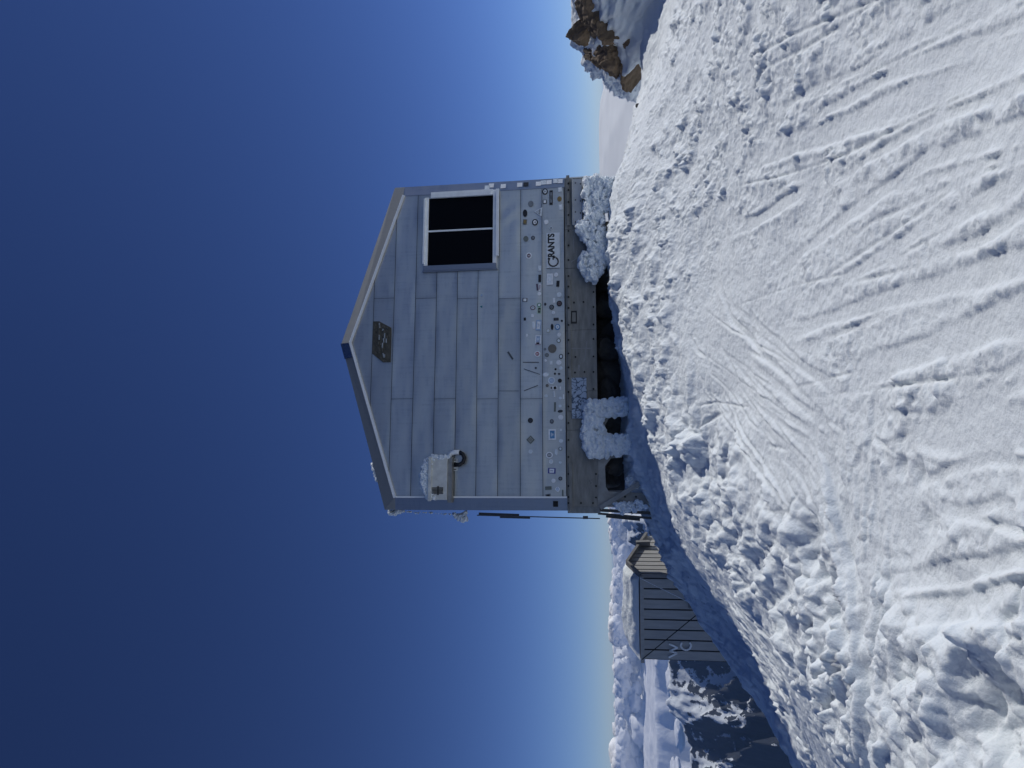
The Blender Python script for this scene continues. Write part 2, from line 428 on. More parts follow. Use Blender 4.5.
DK = 0.58
def tracks(x, y):
    t = np.zeros_like(x); flat = np.zeros_like(x)
    jx = 0.004 * fbm(x * 5, y * 5, 3, 61)
    for k, (pl, hw, dep, rim) in enumerate(TR):
        pts = []; dep = dep if dep >= .045 and (hw < .06 or dep > .1) else min(dep, .030 if hw < .06 else .017) * (.55 + .45 * min(1, max(0, (950 - pl[0][0]) / 150))); pl = list(pl)
        if hw > .09: hw *= .8
        o0, o1 = pl[0][0] > 1015, pl[-1][1] > 760
        if o0: pl.insert(0, (1100, pl[0][1] + (pl[0][1] - pl[1][1]) * 76 / max(20, pl[0][0] - pl[1][0])))
        if o1: pl.append((2 * pl[-1][0] - pl[-2][0], 2 * pl[-1][1] - pl[-2][1]))
        for px, py in pl:
            lo, hi = 1.5, 20.0
            # where the view ray meets the broad surface
            d = ray(px, py)
            ys = np.linspace(1.3, 15, 500)
            zz = EYE.z + d.z / d.y * ys
            g = macro(d.x / d.y * ys, ys)
            i = int(np.argmax(zz < g)) if (zz < g).any() else 499
            pts.append((d.x / d.y * ys[i], ys[i]))
        x0, x1 = min(p[0] for p in pts) - .4, max(p[0] for p in pts) + .4
        y0, y1 = min(p[1] for p in pts) - .4, max(p[1] for p in pts) + .4
        mk = (x > x0) & (x < x1) & (y > y0) & (y < y1)
        if not mk.any(): continue
        X, Y = x[mk], y[mk]
        best = np.full(X.shape, 9.0); sg = np.zeros(X.shape); al = np.zeros(X.shape)
        for i, ((ax, ay), (bx, by)) in enumerate(zip(pts, pts[1:])):
            L2 = (bx - ax) ** 2 + (by - ay) ** 2 + 1e-9
            tt = np.clip(((X - ax) * (bx - ax) + (Y - ay) * (by - ay)) / L2, 0, 1)
            ddx, ddy = X - ax - tt * (bx - ax), Y - ay - tt * (by - ay)
            d = np.hypot(ddx, ddy); s = np.sign((bx - ax) * ddy - (by - ay) * ddx)
            m = d < best
            best = np.where(m, d, best); sg = np.where(m, s, sg); al = np.where(m, (i + tt) / (len(pts) - 1), al)
        wv = hw * (0.85 + 0.28 * fbm(X * 1.7, Y * 1.7, 2, 90 + k))
        best = np.abs(best + jx[mk])
        nf = .45 + .55 * smooth01((Y - 3.2) / 3)
        endf = (1 if o0 else smooth01(al * 2.5)) * (1 if o1 else smooth01((1 - al) * 2.5))
        ins = (1 - smooth01((best - wv) / (.014 + .14 * hw) + .5)) * endf
        rm = np.exp(-((best - wv - .028) / .024) ** 2) * rim * DK * nf ** 1.6 * (1 + 0.9 * fbm(X * 14, Y * 14, 2, 70 + k)) * endf * np.where(sg > 0, 1.2, 0.6)
        cur = t[mk]; t[mk] = np.minimum(cur, -dep * DK * nf * ins) * (ins > .02) + cur * (ins <= .02) + rm
        flat[mk] = np.maximum(flat[mk], ins)
    return t, flat

def ground(x, y, fine_too=True):
    z, det, fine = detail(x, y)
    t, flat = tracks(x, y)
    for px, py, Y, r, dep in DIPS:
        p = at(px, py, Y)
        d = np.hypot(x - p.x, (y - p.y))
        d = d * (1 + .3 * fbm(x * 3, y * 3, 3, 99))
        z = z - dep * np.exp(-(d / r) ** 3)
    near = np.exp(-(np.clip(np.abs(x) - 9, 0, None) / 3) ** 2)
    return macro(x, y) + (z * (1 - .35 * flat) + det * (1 - .93 * flat) + fine * (1 - .6 * flat)) * near + t

def axis_x():
    pos = [0.0]
    while pos[-1] < 900:
        x = pos[-1]
        if x < 2.2: s = .011
        elif x < 7.5: s = .011 + (x - 2.2) * .0040
        else: s = .035 * 1.22 ** (len([p for p in pos if p > 7.5]))
        pos.append(x + s)
    a = np.array(pos)
    return np.concatenate([-a[::-1], a[1:]])
def axis_y():
    pos = [2.2]
    while pos[-1] < 900:
        y = pos[-1]
        s = .0031 * y if y < 15 else .046 * 1.16 ** (len([p for p in pos if p > 15]))
        pos.append(y + s)
    neg = [2.2]; s = .01
    while neg[-1] > -900:
        neg.append(neg[-1] - s); s *= 1.13
    return np.concatenate([np.array(neg[1:])[::-1], np.array(pos)])
gx, gy = np.meshgrid(axis_x(), axis_y())
gz = ground(gx, gy)
gz = np.maximum(gz, -500)
print('ground', gx.shape)
tag(grid_obj('snow_ground', gx, gy, gz, SNOW), 'trampled ski-tracked snow rising to the hut', kind='structure')
def gz_at(x, y):
    return float(macro(np.array([x]), np.array([y]))[0])
# ------------------------------------------------------------------ the hut
HUT = Vector((-2.0432, 11.525, 2.3312)); YAW = 0.1662
W, HE, HR, FH, CH = 5.7, 2.849, 3.725, 0.185, 0.20
DEPTH = 3.2
CD = .075
hut = empty('mountain_hut', HUT, YAW)
tag(hut, 'grey metal-clad mountain hut on a bolted base, gable wall covered with stickers', 'hut')
EX = Vector((math.cos(YAW), math.sin(YAW), 0)); EY = Vector((-math.sin(YAW), math.cos(YAW), 0))
def wl(px, py, yl=0.0):
    """hut coordinates (x, z) of the spot seen at a picture position, on the plane y = yl of the hut"""
    d = ray(px, py); o = HUT + EY * yl
    t = (o - EYE).dot(EY) / d.dot(EY)
    p = EYE + d * t - HUT
    return p.dot(EX), p.z

def mat_metal(name, col, rough, metal, streak=0.10, dull=0.0, bump=0.15):
    m, nt, b = new_mat(name)
    tc = N(nt, 'ShaderNodeTexCoord'); mp = N(nt, 'ShaderNodeMapping')
    mp.inputs['Scale'].default_value = (1.0, 1.0, 7.0)
    nt.links.new(tc.outputs['Object'], mp.inputs[0])
    a = N(nt, 'ShaderNodeTexNoise', Scale=2.2, Detail=8.0, Roughness=0.62)
    nt.links.new(mp.outputs[0], a.inputs['Vector'])
    mp2 = N(nt, 'ShaderNodeMapping'); mp2.inputs['Scale'].default_value = (22.0, 4.0, 1.2)
    nt.links.new(tc.outputs['Object'], mp2.inputs[0])
    c = N(nt, 'ShaderNodeTexNoise', Scale=1.0, Detail=5.0, Roughness=0.7)
    nt.links.new(mp2.outputs[0], c.inputs['Vector'])
    mx = N(nt, 'ShaderNodeMath', operation='ADD'); nt.links.new(a.outputs[0], mx.inputs[0]); nt.links.new(c.outputs[0], mx.inputs[1])
    cr = N(nt, 'ShaderNodeValToRGB')
    e = cr.color_ramp.elements
    e[0].position = 0.75; e[1].position = 1.2
    e[0].color = tuple(x * (1 - streak) for x in col) + (1,); e[1].color = tuple(min(1, x * (1 + streak)) for x in col) + (1,)
    nt.links.new(mx.outputs[0], cr.inputs[0])
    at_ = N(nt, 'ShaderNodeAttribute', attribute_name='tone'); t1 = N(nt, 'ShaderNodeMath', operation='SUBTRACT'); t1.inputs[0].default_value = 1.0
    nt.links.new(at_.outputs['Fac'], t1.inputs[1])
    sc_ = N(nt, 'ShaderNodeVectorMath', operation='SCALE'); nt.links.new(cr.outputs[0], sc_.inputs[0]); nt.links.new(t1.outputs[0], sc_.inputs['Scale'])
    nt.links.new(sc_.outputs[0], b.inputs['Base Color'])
    rr = N(nt, 'ShaderNodeMapRange'); rr.inputs[1].default_value = .3; rr.inputs[2].default_value = .7
    rr.inputs[3].default_value = rough - .06; rr.inputs[4].default_value = rough + .08
    nt.links.new(a.outputs[0], rr.inputs[0]); nt.links.new(rr.outputs[0], b.inputs['Roughness'])
    b.inputs['Metallic'].default_value = metal
    n3 = N(nt, 'ShaderNodeTexNoise', Scale=3.5, Detail=3.0)
    nt.links.new(tc.outputs['Object'], n3.inputs['Vector'])
    bp = N(nt, 'ShaderNodeBump', Strength=bump, Distance=0.02)
    nt.links.new(n3.outputs[0], bp.inputs['Height']); nt.links.new(bp.outputs[0], b.inputs['Normal'])
    return m
M_WALL = mat_metal('brushed_aluminium', (.60, .595, .56), .36, .8, .07)
M_TRIM = mat_metal('aluminium_trim', (.27, .29, .33), .38, .7, .06)
M_FASC = mat_metal('aluminium_fascia', (.23, .24, .25), .7, .05, .05)
M_CAP = mat_metal('aluminium_cap', (.36, .40, .46), .22, .95, .05)
M_DARK = mat_plain('seam_shadow_gap', (.06, .065, .07), .8)
M_BEAD = mat_plain('pale_sealant_strip', (.90, .90, .88), .5, var=.05)
M_WHITE = mat_plain('weathered_white_paint', (.86, .88, .88), .5, var=.08, scale=9)
M_BLACK = mat_plain('black_glass', (.002, .002, .003), .35, spec=0.1)
M_BEAM = mat_plain('weathered_base_cladding', (.26, .255, .23), .62, .25, .28, 3.0, .25, 30, stretch=(1, 1, 5))
M_RAIL = mat_plain('weathered_rail', (.24, .235, .215), .6, .3, .25, 5.0)
M_BOLT = mat_plain('dark_bolt', (.012, .012, .012), .6, .3)
M_STEEL = mat_plain('grey_steel', (.30, .30, .285), .5, .35, .22, 5.0, .2, 30)
M_ROOF = mat_metal('roof_sheet', (.42, .44, .46), .4, .8)

def roofz(x, h=HR, e=HE):
    t = abs(x - W / 2) / (W / 2)
    return h + (e - h) * t
# inner outline of the gable wall runs under the barge boards
def innerz(x):
    t = abs(x - W / 2) / (W / 2 - CH)
    return HR + (HE - HR) * t

# front wall: rows of sheets with thin gaps, each sheet very slightly dished
seams = [wl(x, 343)[1] for x in (542.4, 520.5, 498.5, 477.4, 456.6, 435.5, 414.4, 393, 372.5)]
zs = [0.0] + seams + [HR + .02]
cuts = {1: [398.6], 2: [298], 3: [398.6], 4: [298], 5: [398.6], 6: [298], 7: [398.6], 8: [298], 0: []}
V, Fc, TN = [], [], []
rng = np.random.RandomState(4)
def sheet(x0, x1, z0, z1):
    nx, nz = max(2, int((x1 - x0) / .045)), max(2, int((z1 - z0) / .045))
    ph = rng.rand(4) * 9; tone = rng.uniform(-.06, .12)
    xs = np.linspace(x0, x1, nx); zz = np.linspace(z0, z1, nz)
    k = len(V)
    for z in zz:
        for x in xs:
            a, b = (x - x0) / (x1 - x0), (z - z0) / (z1 - z0)
            e = min(1, 8 * b * (1 - b)) * min(1, 14 * a * (1 - a))
            d = .0028 * e * (math.sin(x * 2.1 + ph[0]) + .6 * math.sin(x * 5.3 + ph[1] + b * 3) + .5 * math.sin(z * 9 + ph[2]))
            if 0.6 < z < 1.6 and 4.6 < x < 5.5:      # dented sheet under the window
                d += .010 * math.exp(-((x - 5.05) / .22) ** 2 - ((z - 1.0) / .16) ** 2) * math.sin(x * 17 + z * 11)
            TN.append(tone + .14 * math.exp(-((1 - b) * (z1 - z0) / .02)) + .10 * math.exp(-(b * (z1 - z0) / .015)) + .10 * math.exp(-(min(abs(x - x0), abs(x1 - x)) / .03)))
            V.append((x, -.004 - d , min(z, innerz(x))))
    for j in range(nz - 1):
        for i in range(nx - 1):
            q = (k + j * nx + i, k + j * nx + i + 1, k + (j + 1) * nx + i + 1, k + (j + 1) * nx + i)
            if max(V[t][2] for t in q) - min(V[t][2] for t in q) < 1e-4: continue
            if V[q[3]][2] - V[q[0]][2] < 1e-5 and V[q[2]][2] - V[q[1]][2] < 1e-5: continue
            Fc.append(q)
for r in range(len(zs) - 1):
    xs = [CH + .012, W - CH - .006]
    for c in cuts.get(r, []):
        xs.append(wl(563 - 21 * r, c)[0])
    xs.sort()
    for a, b in zip(xs, xs[1:]):
        sheet(a + (.003 if a > 1 else 0), b - .003, zs[r] + .0045, zs[r + 1] - .0045)
front = mesh_obj('front_wall', V, Fc, M_WALL, hut, smooth=True)
at_ = front.data.attributes.new('tone', 'FLOAT', 'POINT'); at_.data.foreach_set('value', TN)
tag(front, 'gable wall of horizontal aluminium sheets')
back = MB(); back.prism([(CH, -.0), (W - CH, 0), (W - CH, HE), (W / 2, HR), (CH, HE)], .006, .05)
back.build('wall_core', M_DARK, hut)
# body: side walls and rear wall
side = MB()
side.poly([(0, CD, 0), (0, CD, HE + FH * .8), (0, DEPTH, HE + FH * .8), (0, DEPTH, 0)])
side.build('side_wall', M_WALL, hut)
side = MB()
side.poly([(W, CD, 0), (W, DEPTH, 0), (W, DEPTH, HE + FH * .8), (W, CD, HE + FH * .8)])
side.build('side_wall', M_WALL, hut)
rear = MB(); rear.poly([(0, DEPTH, 0), (0, DEPTH, HE + FH * .8), (W / 2, DEPTH, HR + FH * .9), (W, DEPTH, HE + FH * .8), (W, DEPTH, 0)])
rear.build('rear_wall', M_WALL, hut)
# chamfered corner trims
for x0, x1, xb in ((CH, 0, CH + .0), (W - CH, W, W - CH)):
    t = MB(); s = 1 if x1 > x0 else -1
    z1 = HE - .005
    t.poly([(x0, -.006, -.01), (x1, CD, -.01), (x1, CD, z1 + .05), (x0, -.006, z1)])
    t.poly([(x0 - s * .012, -.007, -.01), (x0, -.0065, -.01), (x0, -.0065, z1), (x0 - s * .012, -.007, z1)])
    t.build('corner_trim', M_TRIM, hut)
s_ = MB(); s_.box((CH - .002, -.018, -.01), (CH + .026, -.008, HE - .02)); s_.build('edge_strip', M_BEAD, hut)
# barge boards: slanting faces between the wall plane and the roof edge
OUT = [(0, HE + FH), (W / 2, HR + FH), (W, HE + FH)]
INN = [(CH, HE - .0), (W / 2, HR), (W - CH, HE - .0)]
for i in (0, 1):
    f = MB()
    a, b = INN[i], INN[i + 1]; c, d = OUT[i + 1], OUT[i]
    f.poly([(a[0], -.012, a[1]), (b[0], -.012, b[1]), (c[0], CD, c[1]), (d[0], CD, d[1])])
    f.poly([(a[0], -.012, a[1]), (d[0], CD, d[1]), (0 if i == 0 else c[0], CD, (HE if i == 0 else c[1] - .001)), (a[0], -.004, a[1] - .01)]) if i == 0 else None
    f.build('barge_board', M_FASC, hut)
# end closures where barge board meets the eave
for s, xx in ((1, 0), (-1, W)):
    f = MB(); f.poly([(xx, CD - .001, HE), (xx + s * CH, -.010, HE), (xx + s * .0, CD - .001, HE + FH)]); f.build('eave_end', M_FASC, hut)
bead = MB()
for i in (0, 1):
    a, b = INN[i], INN[i + 1]
    bead.bar((a[0], -.026, a[1] - .012), (b[0], -.026, b[1] - .012), .045, .03)
bead.build('white_roof_edge_strip', M_BEAD, hut)
# ridge cap, a lapped piece each side
def along(i, t, lift=.004):
    a, b = INN[i], INN[i + 1]; c, d = OUT[i], OUT[i + 1]
    return ((a[0] + (b[0] - a[0]) * t, -.012 - lift, a[1] + (b[1] - a[1]) * t), (c[0] + (d[0] - c[0]) * t, CD - lift, c[1] + (d[1] - c[1]) * t + lift))
for i, t0, t1, m in ((0, .905, 1, M_CAP), (1, 0, .13, M_FASC)):
    f = MB(); p, q = along(i, t0), along(i, t1)
    tilt = .035 if i == 0 else 0.0
    f.poly([p[0], q[0], (q[1][0], q[1][1] - tilt, q[1][2] + .0), (p[1][0], p[1][1] - tilt, p[1][2])])
    f.poly([(p[1][0], p[1][1] - tilt, p[1][2]), (q[1][0], q[1][1] - tilt, q[1][2]), (q[1][0], q[1][1] + .3, q[1][2] + .012), (p[1][0], p[1][1] + .3, p[1][2] + .012)])
    f.build('ridge_cap', m, hut)
# roof
for i in (0, 1):
    f = MB(); (xa, za), (xb, zb) = OUT[i], OUT[i + 1]
    n = 7
    f.poly([(xa, CD, za), (xb, CD, zb), (xb, DEPTH + .1, zb), (xa, DEPTH + .1, za)])
    for k in range(1, n):
        y = CD + (DEPTH - CD) * k / n
        f.bar((xa, y, za + .015), (xb, y, zb + .015), .03, .03)
    f.poly([(xa, CD, za - .03), (xa, DEPTH + .1, za - .03), (xb, DEPTH + .1, zb - .03), (xb, CD, zb - .03)])
    f.build('roof', M_ROOF, hut)

# window
win = MB()
x0, z0 = wl(493, 264); x1, z1 = wl(429.4, 199.2)
win.box((x0, -.012, z0), (x1, .0, z1)); win = win.build('window', M_BLACK, hut)
tag(win, 'black square window with pale metal frame')
fr = MB(); t = .065
fr.box((x0 - .01, -.05, z1), (x1 + .01, -.006, z1 + t)); fr.box((x0 + .03, -.085, z1 + t - .02), (x1 - .02, -.03, z1 + t + .015))
fr.box((x0 - .01, -.05, z0 - t), (x1 + .09, -.006, z0)); fr.box((x0 + .12, -.085, z0 - t - .045), (x1 + .09, -.045, z0 - t + .012))
fr.box((x1, -.06, z0), (x1 + .10, -.006, z1 - .04), 0); fr.box((x1 - .01, -.075, z0 + .03), (x1 + .06, -.055, z1 - .06), 0)
fr.build('window_frame', M_WHITE, win, bevel=.004)
fr = MB(); fr.box((x0 - .09, -.06, z0 - t), (x0, -.006, z1 + t)); fr.box((x0 - .11, -.05, z0 - t - .02), (x0 - .085, -.006, z1 + t + .02)); fr.build('window_frame', M_TRIM, win, bevel=.004)
mu = MB(); xm = wl(461, 230.4)[0]; mu.box((xm - .014, -.03, z0), (xm + .014, -.013, z1)); mu.build('mullion', M_WHITE, win)

# bronze coloured plaque under the ridge
pl = MB()
pp = [wl(*p) for p in ((373.6, 321.7), (379.8, 321.7), (391.5, 328), (390.8, 362.3), (383, 362.3), (372.4, 353.7))]
pl.prism(pp, -.03, -.012)
M_PLQ = mat_plain('weathered_bronze', (.085, .08, .065), .75, .2, .4, 14, .8, 25)
plq = pl.build('plaque', M_PLQ, hut, bevel=.004); tag(plq, 'brown six-sided plaque with worn relief')
rl = MB(); rr = random.Random(3)
for k in range(26):
    px = rr.uniform(376, 389); py = rr.uniform(325, 359)
    x, z = wl(px, py); w = rr.uniform(.015, .05); h = rr.uniform(.012, .035)
    rl.bar((x - w, -.036, z - h * rr.uniform(-1, 1)), (x + w, -.036, z), .02, .018, mi=0 if rr.random() < .7 else 1)
rl.build('relief', [mat_plain('bronze_relief', (.13, .12, .095), .6, .3, .3), mat_plain('pale_metal_stud', (.5, .5, .46), .4, .5)], plq)

# ---- white box with hose on the left of the gable
x0, z0 = wl(447.4, 500, -.15); x1, z1 = wl(431, 458.5, -.15)
bx = MB(); bx.box((x0, -.20, z0), (x1, -.006, z1)); bx.box((x0 - .02, -.24, z1 - .03), (x1 + .02, -.19, z1 + .02))
bx = bx.build('equipment_box', mat_plain('dirty_white_enamel', (.66, .66, .61), .55, 0, .16, 7, .3, 20), hut, bevel=.006)
tag(bx, 'dirty white box fixed to the wall')
sh = MB(); sh.box((x0 - .04, -.17, z0 - .07), (x1 + .02, -.006, z0 - .004)); sh.build('shelf', M_STEEL, bx)
dt = MB(); 
for q in range(5):
    dt.box((x0 + .10 + q * .022, -.215, z0 + .06), (x0 + .112 + q * .022, -.201, z1 - .04))
dt.box((x0 + .08, -.212, z0 + .13), (x0 + .22, -.205, z0 + .16)); dt.build('grille', mat_plain('grille_dark', (.06, .058, .05), .6), bx)
hs = MB(); pts = [wl(*p) for p in ((450, 455), (456, 452.6), (460.5, 452.6), (464, 454.5), (465.6, 458.5), (464.2, 462.8), (460.5, 465), (455.5, 465.2))]
hs.tube([(x, -.10, z) for x, z in pts[2:]], .035, 10); hs.build('hose', mat_plain('black_rubber', (.012, .012, .014), .5), bx, smooth=True)
hs = MB(); hs.tube([(x, -.10, z) for x, z in pts[:3]], .04, 10); hs.build('elbow', M_WHITE, bx, smooth=True)
for p in ((455.5, 461.5), (455.5, 468)):
    x, z = wl(*p); hs = MB(); hs.box((x - .045, -.03, z - .04), (x + .045, -.006, z + .04)); hs.box((x - .03, -.034, z - .02), (x - .015, -.029, z + .02), 1); hs.box((x + .015, -.034, z - .02), (x + .03, -.029, z + .02), 1)
    hs.build('hose_clip', [M_WHITE, M_BOLT], bx)

# ---- base cladding under the wall
xb0, xb1 = -.01, W - .04
ZB = wl(597.5, 400)[1]
bm_ = MB()
n = 6; cutx = [wl(580, y)[0] for y in (516, 430, 391, 330, 268, 229)] + [xb1]
cutx[0] = .06
cutx = sorted(cutx)
for a, b in zip(cutx, cutx[1:]):
    bm_.box((a + .002, .0, ZB), (b - .002, .06, -.012))
base = bm_.build('base_cladding', M_BEAM, hut, bevel=.003)
tag(base, 'dull grey-brown bolted board below the gable wall')
cn = MB(); cn.poly([(.06, .0, ZB), (.06, .0, -.012), (-.04, .10, -.012), (-.04, .10, ZB - .02)]); cn.build('base_corner', M_BEAM, hut); cn = MB(); cn.poly([(W - .04, .0, ZB), (W - .04, .0, -.012), (W + .02, .10, -.012), (W + .02, .10, ZB)])
cn.build('base_corner', M_BEAM, hut)
fl = MB(); fl.box((0, .10, ZB + .02), (W, DEPTH, -.02)); fl.build('floor_box', M_BEAM, hut)
for a, b, m in ((176, 226, M_RAIL), (279, 411, M_RAIL), (463, 511, M_BEAM)):
    rb = MB(); xa, z_ = wl(569, b); xc, _ = wl(569, a)
    rb.box((xa, -.035, -.10), (xc, .0, -.045)); rb.build('base_rail', m, hut, bevel=.003)
# bolts
def bolt(px, py, r=.014, yl=-.006, par=None, nm='bolt'):
    x, z = wl(px, py, yl)
    o = MB(); o.prism([(x + r * math.cos(k * math.pi / 3), z + r * math.sin(k * math.pi / 3)) for k in range(6)], yl - .012, yl + .01)
    return o.build(nm, M_BOLT, par or base)
for y in (183.5, 190, 202, 215, 231, 245.5, 260, 276, 286.5, 297, 308, 325, 340, 353.5, 367.5, 378.5, 392, 406.5, 423, 440, 457, 474, 486, 497, 503):
    bolt(568.5, y, .016, -.04 if y < 226 or y > 276 and y < 411 else -.004)
for y in (292, 307, 324.5, 339, 356.5, 372, 389, 474, 486, 497.5):
    bolt(593.5 if y < 400 else 596, y, .016)
for x, y in ((574, 302.5), (583.5, 302), (575, 372.5), (584.5, 372), (575.5, 357), (581, 503), (593, 503), (576, 183)):
    bolt(x, y, .016)
for x, y in ((589.5, 481), (592, 480), (591, 483)): bolt(x, y, .006)
# angle plate on the right
ap = MB(); xa, za = wl(582.5, 226); xc, zc = wl(572, 180.5)
ap.box((xa, -.05, za), (xc, -.002, zc)); ap.box((xa, -.09, zc - .012), (xc, -.05, zc))
ap = ap.build('angle_plate', mat_plain('pale_galvanised_plate', (.42, .44, .46), .45, .4, .12, 6), hut, bevel=.003)
for y in (183, 200, 212, 222):
    bolt(575.5, y, .010, -.052, ap); bolt(580.5, y + 1, .010, -.052, ap)
# small framed plate, pale sign, pale scratches
fp = MB(); xa, za = wl(577, 323.5); xc, zc = wl(571, 311)
fp.box((xa, -.010, za), (xc, -.001, zc)); fp.box((xa + .03, -.013, za + .02), (xc - .03, -.009, zc - .02), 1)
fp.build('small_plate', [mat_plain('black_frame', (.02, .02, .02), .6), M_BEAM], hut)
sg = MB(); xa, za = wl(587, 418.5); xc, zc = wl(571.5, 378)
sg.box((xa, -.025, za), (xc, -.002, zc))
m_, nt, b = new_mat('cracked_blue_white_sign')
tc = N(nt, 'ShaderNodeTexCoord'); vo = N(nt, 'ShaderNodeTexVoronoi', Scale=13.0); vo.feature = 'DISTANCE_TO_EDGE'
no = N(nt, 'ShaderNodeTexNoise', Scale=6.0, Detail=4.0); ad = N(nt, 'ShaderNodeMix'); ad.data_type = 'VECTOR'; ad.inputs[0].default_value = .25
nt.links.new(tc.outputs['Object'], no.inputs['Vector']); nt.links.new(tc.outputs['Object'], ad.inputs[4]); nt.links.new(no.outputs[1], ad.inputs[5]); nt.links.new(ad.outputs[1], vo.inputs['Vector'])
cr = N(nt, 'ShaderNodeValToRGB'); cr.color_ramp.elements[0].position = .03; cr.color_ramp.elements[1].position = .09
cr.color_ramp.elements[0].color = (.05, .08, .13, 1); cr.color_ramp.elements[1].color = (.40, .48, .58, 1)
nt.links.new(vo.outputs[0], cr.inputs[0]); nt.links.new(cr.outputs[0], b.inputs['Base Color']); b.inputs['Roughness'].default_value = .6
sg = sg.build('faded_sign', m_, hut, bevel=.004); tag(sg, 'pale blue cracked sign below the stickers')
M_SCR = mat_plain('scratched_metal', (.30, .30, .29), .5, .3)
for p, q in (((571, 348.5), (592, 348.2)), ((587, 341), (584.5, 361)), ((572, 231), (577, 229)), ((573.5, 236), (574, 253)), ((571, 262), (579, 257)), ((579, 365), (579, 371))):
    (xa, za), (xc, zc) = wl(*p), wl(*q); sc = MB()
    sc.bar((xa, -.003, za), (xc, -.003, zc), .014 if p[1] < 360 else .03, .003); sc.build('scratch', M_SCR, base)

# ---- steel foot on the left corner, second frame, struts
def pl3(px, py, y): x, z = wl(px, py, y); return (x, y, z)
def plate(name, poly, y, th, mat, holes=()):
    o = MB(); o.prism([wl(px, py, y) for px, py in poly], y, y + th)
    ob = o.build(name, mat, hut, bevel=.003)
    if holes:
        for p in holes:
            h = MB(); x, z = wl(p[0], p[1], y - .004); r = .017
            h.prism([(x + r * math.cos(k * math.pi / 4), z + r * math.sin(k * math.pi / 4)) for k in range(8)], y - .004, y)
            h.build('bolt_hole', M_BOLT, ob)
    return ob
plate('steel_post', [(598, 491), (598, 507), (664, 507), (664, 499), (650, 493)], .02, .05, M_STEEL, [(625, 496.7), (636, 496.7), (607, 498), (617, 497), (647, 497)])
plate('gusset', [(598, 457), (598, 507), (607, 507), (614, 500), (606, 487), (605, 466), (612, 457)], -.01, .025, M_STEEL)
plate('frame_edge', [(598.5, 456.5), (598.5, 459), (622, 457.5), (622, 455.5)], -.02, .04, M_STEEL)
br = MB(); br.bar(pl3(600, 508, -.03), pl3(650, 477, -.10), .075, .05, up=(0, 1, 0)); br.build('diagonal_brace', M_STEEL, hut, bevel=.003)
plate('frame_plate', [(597.5, 418), (597.5, 440), (605, 440), (605, 425), (609, 418)], -.005, .03, M_STEEL)
sb = MB(); sb.bar(pl3(598, 510, .25), pl3(668, 514, .25), .05, .10); sb.bar(pl3(598, 513.5, .3), pl3(655, 518.5, .3), .035, .06); sb.bar(pl3(606, 516, .5), pl3(640, 519.5, .5), .05, .05)
sb.build('side_strut', mat_plain('dark_steel_strut', (.11, .11, .10), .6, .4, .3), hut)
sb = MB(); sb.bar(pl3(477, 515.2, .5), pl3(600, 518.6, .5), .018, .018); sb.bar(pl3(479, 513.8, .6), pl3(519, 515.2, .6), .045, .05); sb.bar(pl3(500, 517.0, .6), pl3(530, 517.8, .6), .035, .04)
sb.bar(pl3(583, 517.5, .5), pl3(588, 517.5, .5), .05, .05); sb.build('side_rail', mat_plain('dark_rail_metal', (.10, .105, .115), .5, .5), hut)

# ---- the lettered sign
x0, z0 = wl(560, 268); x1, z1 = wl(546.5, 233.5)
gs = MB(); gs.box((x0, -.022, z0), (x1, -.014, z1)); gs = gs.build('lettered_sign', mat_plain('worn_white_sticker', (.72, .76, .78), .5, 0, .10, 9), hut)
tag(gs, 'white rectangular sign lettered GRANTS')
M_INK = mat_plain('black_ink', (.02, .021, .024), .6)
def text(body, size, x, z, y, parent, mat=None, sx=1.0, name='lettering', bold=.0):
    c = bpy.data.curves.new(name, 'FONT'); c.body = body; c.size = size; c.extrude = .001; c.offset = bold
    o = bpy.data.objects.new(name, c); COL.objects.link(o); o.parent = parent
    o.rotation_euler = (math.pi / 2, 0, 0); o.location = (x, y, z); o.scale = (sx, 1, 1)
    c.materials.append(mat or M_INK)
    bpy.context.view_layer.update()
    me = bpy.data.meshes.new_from_object(o.evaluated_get(bpy.context.evaluated_depsgraph_get()))
    q = bpy.data.objects.new(name, me); COL.objects.link(q); q.parent = parent
    q.rotation_euler = o.rotation_euler; q.location = o.location; q.scale = o.scale
    bpy.data.objects.remove(o)
    return q
Wd, Hd = x1 - x0, z1 - z0
text('RANTS', .15, x0 + Wd * .30, z0 + Hd * .42, -.0245, gs, bold=.006, sx=Wd * .66 / (.15 * 3.05))
lt = MB(); cxg, czg, rg = x0 + Wd * .175, z0 + Hd * .48, Hd * .36
lt.tube([(cxg + rg * math.cos(a), -.0245, czg + rg * math.sin(a)) for a in np.linspace(.9, 5.7, 26)], .012, 6)
lt.bar((cxg + rg * .95, -.0245, czg - rg * .45), (cxg + rg * .95, -.0245, czg + rg * .1), .03, .004); lt.bar((cxg + rg * .4, -.0245, czg + rg * .05), (cxg + rg * 1.1, -.0245, czg + rg * .05), .02, .004)
lt.bar((cxg + rg * .75, -.0245, czg + rg * 1.15), (cxg + rg * .55, -.0245, czg + rg * .7), .035, .004)
lt.build('lettering', M_INK, gs)

